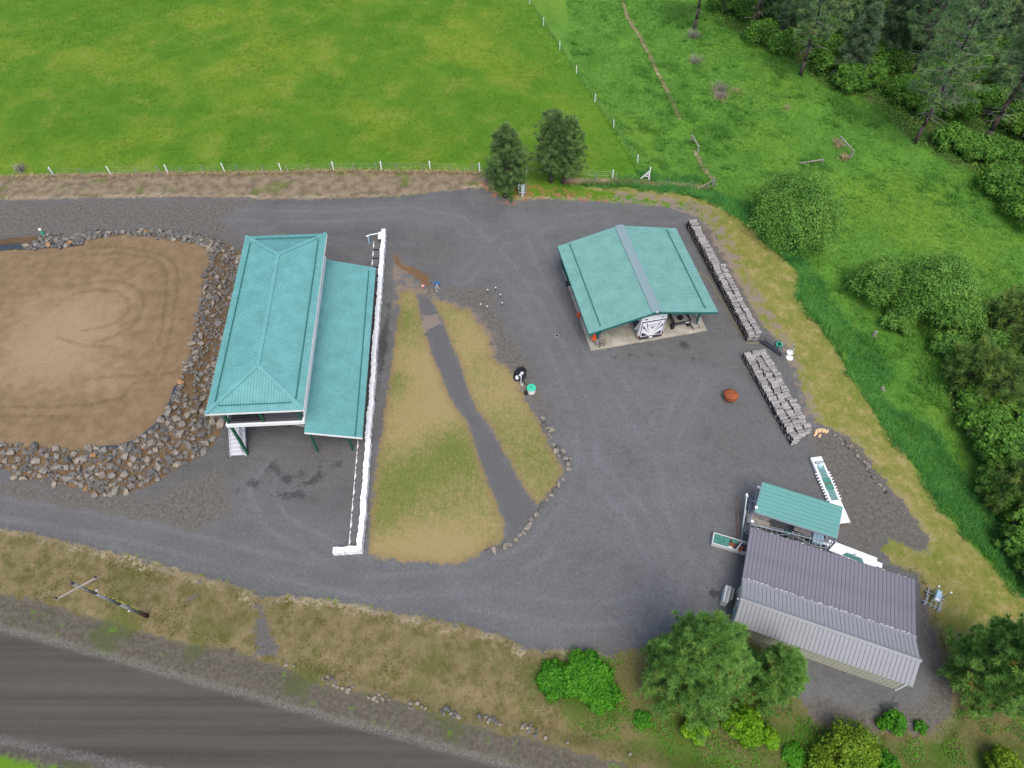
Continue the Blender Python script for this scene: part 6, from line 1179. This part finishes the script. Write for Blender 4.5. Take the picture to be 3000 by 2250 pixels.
ribbon(dense(pp[22:30]), .28, 'landscape_fabric', 'thin black fabric strip along the south rim of the dirt pad')

# ---------------------------------------------------------------- vegetation
def leaves_obj(name, V, Fc, mat, tint, parent):
    o = obj(name, mesh_np(name, V, Fc, mat, {'tint': tint}), None, parent); return o
def needle_puffs(C, D, K, ln, wd, tint):
    """bottle-brush puffs of needles at centres C pointing along D"""
    n = len(C); N = n * K; d = rng.normal(0, 1, (N, 3)); d /= np.linalg.norm(d, axis=1, keepdims=True); d = d * .95 + np.repeat(D, K, 0) * .7; d /= np.linalg.norm(d, axis=1, keepdims=True)
    b = np.repeat(C, K, 0) + rng.normal(0, .04, (N, 3)); L_ = ln * (.6 + .7 * rng.random((N, 1))) * np.repeat(.8 + .4 * rng.random((n, 1)), K, 0)
    s = np.cross(d, rng.normal(0, 1, (N, 3))); s /= np.linalg.norm(s, axis=1, keepdims=True) + 1e-6; s *= wd
    V = np.stack([b - s, b + s, b + d * L_], 1).reshape(-1, 3); return V, np.arange(N * 3).reshape(N, 3), np.repeat(np.clip(np.repeat(tint, K) + rng.normal(0, .07, N), 0, 1), 3)
def pine(spec, label, mat, puffs, K=34, ln=.34, wd=.017, low=.06, power=.75, group=None, name='pine_tree', lean=(0, 0), trunk_r=None, side=None, round_=False, bare=0):
    x, y, z, h, r = spec; z = H(x, y); t_ = thing(name, label, 'tree', (x, y, z), 0, group)
    tr = trunk_r or .035 * h ** .85 + .03; lx, ly = lean
    ax = lambda f: np.array([lx * f * h + .12 * math.sin(f * 5 + x), ly * f * h + .12 * math.cos(f * 4 + y), f * h])
    obj('trunk', MB().path([tuple(ax(f) - np.array([0, 0, .3 if f == 0 else 0])) for f in np.linspace(0, .96, 9)], tr, 8, tr * .15), M['trunk'], t_, smooth=True)
    Cs, Ds, Ts = [], [], []; limb = MB(); nb = int(puffs / 9)
    for i in range(nb):
        f = low + (1 - low) * (i + random.random()) / nb; az = i * 2.39996 + random.uniform(-.4, .4)
        g_ = (f - low) / (1 - low)
        prof = math.sin(math.pi * min(1, .18 + .82 * g_)) ** .6 if round_ else (1 - g_) ** power * min(1, .78 + g_ * 1.6)
        Lb = r * max(.10, prof) * random.uniform(.72, 1.12)
        if side is not None: Lb *= .8 + .35 * math.cos(az - side)
        a0 = ax(f); d = np.array([math.cos(az), math.sin(az), -.05 + .45 * g_ + random.uniform(-.12, .12)])
        pts = [a0 + d * Lb * u + np.array([0, 0, .18 * Lb * u * u]) for u in (0, .5, 1)]
        limb.path([tuple(p) for p in pts], .018 + .012 * Lb, 5, .008)
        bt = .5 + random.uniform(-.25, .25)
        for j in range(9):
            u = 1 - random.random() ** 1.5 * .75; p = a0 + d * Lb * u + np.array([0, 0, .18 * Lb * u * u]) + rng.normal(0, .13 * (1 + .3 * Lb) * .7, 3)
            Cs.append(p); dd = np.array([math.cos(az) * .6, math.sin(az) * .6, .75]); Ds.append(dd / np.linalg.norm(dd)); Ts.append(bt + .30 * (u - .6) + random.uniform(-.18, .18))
    for i in range(14): p = ax(.93 + .07 * random.random()) + rng.normal(0, .12, 3); Cs.append(p); Ds.append(np.array([0, 0, 1.])); Ts.append(.7)
    for i in range(bare):
        f = random.uniform(.18, low + .1); az = random.uniform(0, 6.28); a0 = ax(f); Lb = random.uniform(.6, 1.6) * r * .4; m_ = a0 + np.array([math.cos(az), math.sin(az), .05]) * Lb * .6
        limb.path([tuple(a0), tuple(m_), tuple(m_ + np.array([math.cos(az + .5), math.sin(az + .5), -.3]) * Lb * .4)], .03, 4, .01)
    obj('branch', limb, M['twig'] if bare else M['trunk'], t_)['kind'] = 'stuff'
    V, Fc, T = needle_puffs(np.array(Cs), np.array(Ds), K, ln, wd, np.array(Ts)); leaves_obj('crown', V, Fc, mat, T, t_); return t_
P_ = DATA['pines']
pine(P_[0], 'conical grey green pine behind the meter cabinets, left of the roadside pair', F['pine_grey'], 1300, 34, .36, .020, .03, .62)
pine(P_[1], 'tallest broad pine in the pair beside the field fence', F['pine_grey'], 1300, 34, .36, .020, .16, .42, side=2.6)
pine(P_[2], 'pine with thin bare lower trunk at the right of the fence side pair', F['pine_grey'], 1000, 34, .34, .020, .18, .42, side=.2)
pine(P_[3], 'large bright green bushy pine at the west corner of the barn', F['pine_near'], 2700, 46, .36, .027, .03, .40)
pine(P_[4], 'smaller loose pine touching the south eave of the barn', F['pine_near'], 1000, 46, .35, .027, .05, .42)
pine(P_[5], 'large rounded pine at the right edge beyond the barn', F['pine_near'], 2300, 44, .36, .027, .03, .40)

def leafy(spec, label, mat, n, size=.13, lobes=16, name='shrub', cat='shrub', group=None, squash=.62, stems=6, ragged=.3, gap=.0, kind=None):
    lobes = int(lobes * 1.7); n = int(n * 1.5); x, y, z, h, r = spec; z = H(x, y); t_ = thing(name, label, cat, (x, y, z), 0, group)
    Lc = []; 
    for i in range(lobes):
        a = i * 2.4 + random.uniform(-.4, .4); q_ = math.sqrt((i + .5) / lobes); hz = (.92 - .66 * q_ ** 2.6) * h * random.uniform(.80, 1.08)
        Lc.append((math.cos(a) * q_ * r * .76, math.sin(a) * q_ * r * .76, hz * .76, r * random.uniform(.20, .38), random.uniform(.2, .8)))
    per = n // lobes; Vs, Ts = [], []
    for (cx, cy, cz, lr, lt) in Lc:
        d = rng.normal(0, 1, (per, 3)); d /= np.linalg.norm(d, axis=1, keepdims=True); d[:, 2] = np.where(d[:, 2] < -.3, -d[:, 2], d[:, 2])
        rad = lr * (1 - ragged * rng.random((per, 1)) ** 1.6 + .45 * (rng.random((per, 1)) > .86) * rng.random((per, 1))); sub = (vnoise(1.2 / size * .12, 33, d[:, 0] * 3 + cx, d[:, 1] * 3 + cy) - .5)[:, None]
        p = np.array([cx, cy, cz]) + d * (rad + sub * lr * .5) * np.array([1, 1, max(.35, min(1.1, squash * h / r * 1.3))])
        p[:, 2] = np.maximum(p[:, 2], .03); nrm = d + rng.normal(0, .48, (per, 3)); nrm /= np.linalg.norm(nrm, axis=1, keepdims=True)
        u = np.cross(nrm, rng.normal(0, 1, (per, 3))); u /= np.linalg.norm(u, axis=1, keepdims=True) + 1e-6; v = np.cross(nrm, u); s = size * (.6 + .8 * rng.random((per, 1)))
        Vs.append(np.stack([p - u * s, p - v * s * .55, p + u * s, p + v * s * .55], 1).reshape(-1, 3)); Ts.append(np.repeat(np.clip(lt * .75 + .12 + rng.normal(0, .10, per) + sub[:, 0] * .5, 0, 1), 4))
    V = np.concatenate(Vs); leaves_obj('foliage', V, np.arange(len(V)).reshape(-1, 4), mat, np.concatenate(Ts), t_)
    sm = MB()
    for i in range(stems): a = i * 2.4; q_ = random.uniform(.3, .8) * r; sm.path([(.1 * math.cos(a), .1 * math.sin(a), -.1), (math.cos(a) * q_ * .5, math.sin(a) * q_ * .5, h * .35), (math.cos(a) * q_, math.sin(a) * q_, h * .62)], .05 * h ** .5, 5, .015)
    obj('stem', sm, M['twig'], t_); return t_
Wl = DATA['willows']
leafy(Wl[0], 'large round willow bush standing alone above the mown bank', F['willow'], 26000, .10, 42, 'willow_bush', 'bush')
leafy(Wl[1], 'grey green willow bush at the left of the bush cluster', F['willow'], 12000, .10, 26, 'willow_bush', 'bush')
leafy(Wl[2], 'tallest yellow green willow in the middle of the bush cluster', F['willow'], 24000, .10, 40, 'willow_bush', 'bush')
leafy(Wl[3], 'lower willow bush in front of the tall one', F['willow'], 12000, .10, 26, 'willow_bush', 'bush')
leafy(Wl[4], 'small willow bush joining the cluster to the dark junipers', F['willow'], 6000, .11, 14, 'willow_bush', 'bush')
leafy(Wl[5], 'low willow bush at the near foot of the bush cluster', F['willow'], 4500, .11, 12, 'willow_bush', 'bush')
leafy(Wl[6], 'smallest willow tuft on the near left of the bush cluster', F['willow'], 4000, .11, 12, 'willow_bush', 'bush')
leafy(Wl[7], 'green bush standing between the two olive junipers', F['willow'], 6000, .11, 14, 'willow_bush', 'bush')
for i, s_ in enumerate(DATA['junipers']): pine(s_, ['dark olive juniper nearest the meadow at the right edge', 'dark olive juniper low in the right edge group', 'olive juniper at the top of the right edge group', 'olive juniper at the very edge of the frame', 'olive juniper standing below the right edge group'][i], F['juniper'], 620, 26, .42, .03, .03, .45, None, 'juniper_tree', round_=True)
for i, s_ in enumerate(DATA['rose']): leafy(s_, ['bright green thicket bush between the verge and the gravel yard', 'lower left lobe of green thicket beside the bright bush', 'small green bush spreading in front of the bright thicket'][i], F['rose'], (9000, 4000, 3200)[i], .11, 22, 'thicket_bush', 'bush', None, .8)
for i, s_ in enumerate(DATA['maples']): leafy(s_, ['vivid lime green sapling under the big pine', 'largest vivid lime green sapling between pine and gravel', 'narrow vivid lime green sapling at the right of the three'][i], F['bright'], (2200, 3600, 1800)[i], .12, 12, 'young_maple', 'sapling', None, .9)
for i, s_ in enumerate(DATA['smallshrubs']): leafy(s_, ['round dark green shrub on the gravel south of the barn', 'tiny shrub at the left foot of the round dark shrub', 'flat green weed patch on the verge below the big pine', 'small grey green weed right of the round dark shrub'][i], F['rose'], (2400, 700, 1400, 600)[i], .085, 10, 'small_shrub', 'shrub', None, .9)
for i, s_ in enumerate(DATA['yellow']): leafy(s_, ['yellow green bush at the bottom edge south of the barn', 'yellow green bush in the bottom right corner', 'low green bush at the bottom edge right of the yellow one', 'low green weeds beside the gravel spot', 'low yellow bush left of the bottom edge bush'][i], F['yellow'] if i in (0, 1, 4) else F['rose'], (7000, 4000, 2500, 2000, 2600)[i], .10, 16, 'hedgerow_bush', 'bush', None, .8)
def twig_ball(x, y, r, name, label, n=140):
    z = H(x, y); t_ = thing(name, label, 'bush', (x, y, z)); mb = MB()
    for i in range(n):
        d = Vector((random.gauss(0, 1), random.gauss(0, 1), abs(random.gauss(0, 1)) + .15)).normalized(); m_ = d * r * random.uniform(.4, .7); e = m_ + (d + Vector((random.uniform(-.7, .7), random.uniform(-.7, .7), random.uniform(-.3, .5)))) * r * .35; mb.path([(0, 0, 0), tuple(m_), tuple(e)], .014, 3, .008)
    o = obj('twig', mb, M['twig'], t_); o['kind'] = 'stuff'
    obj('stem', MB().path([(0, 0, -.1), (0, 0, r * .4)], .06, 6, .03), M['twig'], t_)
tw = DATA['twigs'][0]; twig_ball(tw[0], tw[1], 1.0, 'bare_bush', 'bare grey twiggy bush in the hay field near the left edge')
for k, s_ in enumerate(DATA['brush']): twig_ball(s_[0], s_[1], s_[4] * .75, 'brush_heap', ['tangle of dead brush at the foot of the first forest trunk', 'second tangle of dead vines below the first trunk', 'dead grey brush mound in the upper meadow', 'small brush mound just below the grey mound'][k], 110)
Fp = DATA['forest_pines']
for i, s_ in enumerate(Fp):
    pine((s_[0], s_[1], s_[2], min(s_[3], 19) + 2, s_[4] * 1.25), ['forest pine with trunk rising out of the brush at the top edge', 'forest pine with twin dark trunks, left one', 'pine with many dead lower limbs at the forest edge', 'dark slender pine deep in the undergrowth', 'tall leaning pine with rusty dead sprays at the forest edge', 'thick bare trunked pine near the right edge', 'forest pine with twin dark trunks, right one'][i], F['pine_far'], 900, 28, .50, .034, (.50, .5, .34, .34, .30, .42, .5)[i], .40, None, 'pine_tree', ((.0, 0), (.03, .0), (-.03, 0), (-.04, 0), (-.035, 0), (-.03, 0), (.03, 0))[i], (.28, .25, .26, .22, .26, .36, .22)[i], bare=(10, 14, 46, 24, 60, 40, 10)[i])
PN = ['the brush-wrapped trunk at the top edge', 'the left twin trunk', 'the pine with many dead limbs', 'the dark slender pine', 'the leaning pine with rusty sprays', 'the thick bare trunk near the right edge', 'the right twin trunk']
def near(what, s_, refs, names):
    k = min(range(len(refs)), key=lambda q: math.dist(refs[q][:2], s_[:2])); dx, dy = s_[0] - refs[k][0], s_[1] - refs[k][1]; d = math.hypot(dx, dy)
    w = ('right of ' if dx > 0 else 'left of ') if abs(dx) > abs(dy) else ('behind ' if dy > 0 else 'in front of ')
    return what + (' just ' if d < 5 else (' a few steps ' if d < 9 else ' well ')) + w + names[k]
for i, s_ in enumerate(DATA['forest_firs']): pine((s_[0], s_[1], s_[2], s_[3], s_[4]), (['drooping grey green fir at the front of the forest', 'fir behind the drooping front fir', 'fir at the top edge beside the twin trunks', 'dark fir at the top edge of the forest', 'dark fir in the top right corner', 'fir just inside the forest behind the slender pine', 'fir between the twin trunks and the top edge'] + ['x'])[i] if False else near('grey green fir', s_, Fp, PN), F['fir'], 900, 30, .48, .032, .03, .6, 'firs of the forest corner', 'fir_tree', bare=16)
for i, s_ in enumerate(DATA['deep_firs']): pine((s_[0], s_[1], s_[2], min(s_[3], 14) + 1, s_[4]), near('conifer', s_, Fp, PN), F['pine_far'] if i % 2 else F['fir'], 760, 28, .52, .036, .06, .6, 'conifers deep in the forest corner', 'conifer_tree', bare=6)
for i, s_ in enumerate(DATA['forest_shrubs']): leafy(s_, near('green shrub', s_, Fp, PN), F['under'], 3600, .15, 14, 'forest_shrub', 'shrub', 'shrubs in the forest undergrowth', .8)
for i, s_ in enumerate(DATA['thicket_shrubs']): leafy(s_, near('thicket shrub', s_, DATA['junipers'], ['the juniper nearest the meadow', 'the low dark juniper', 'the topmost juniper', 'the juniper at the frame edge', 'the lowest juniper']), F['under'], 2600, .13, 12, 'thicket_shrub', 'shrub', 'shrubs in the thicket at the right edge', .8)
# low undergrowth and weeds
def leaf_litter(name, pts, mat, size, hmax, label, tint=None):
    n = len(pts); p = pts + np.stack([np.zeros(n), np.zeros(n), rng.random(n) ** 1.5 * hmax + .03], 1); nrm = rng.normal(0, .6, (n, 3)) + np.array([0, 0, 1]); nrm /= np.linalg.norm(nrm, axis=1, keepdims=True)
    u = np.cross(nrm, rng.normal(0, 1, (n, 3))); u /= np.linalg.norm(u, axis=1, keepdims=True) + 1e-6; v = np.cross(nrm, u); s = size * (.6 + .8 * rng.random((n, 1)))
    V = np.stack([p - u * s, p - v * s * .6, p + u * s, p + v * s * .6], 1).reshape(-1, 3); t = np.clip((tint if tint is not None else .5) + rng.normal(0, .15, n), 0, 1)
    tag(obj(name, mesh_np(name, V, np.arange(n * 4).reshape(-1, 4), mat, {'tint': np.repeat(t, 4)})), label, None, None, 'stuff')
p = scatter(110000, 24, 90, 20, 120, lambda x, y: inview(x, y) & (S_('forest')(x, y) > -.4 + 1.6 * (vnoise(.5, 41, x, y) - .4))); leaf_litter('undergrowth', p, F['under'], .13, .7, 'low leafy undergrowth on the forest floor', vnoise(.35, 42, p[:, 0], p[:, 1]))
p = scatter(60000, 2, 42, 1, 20, lambda x, y: inview(x, y) & (S_('vgreen')(x, y) > 0) & (S_('gravel')(x, y) < -.2) & (S_('road')(x, y) < -3) & (vnoise(.7, 43, x, y) > .52)); leaf_litter('weeds', p, F['rose'], .06, .22, 'low green weeds on the verge', vnoise(.8, 44, p[:, 0], p[:, 1]))
bpy.context.view_layer.update()
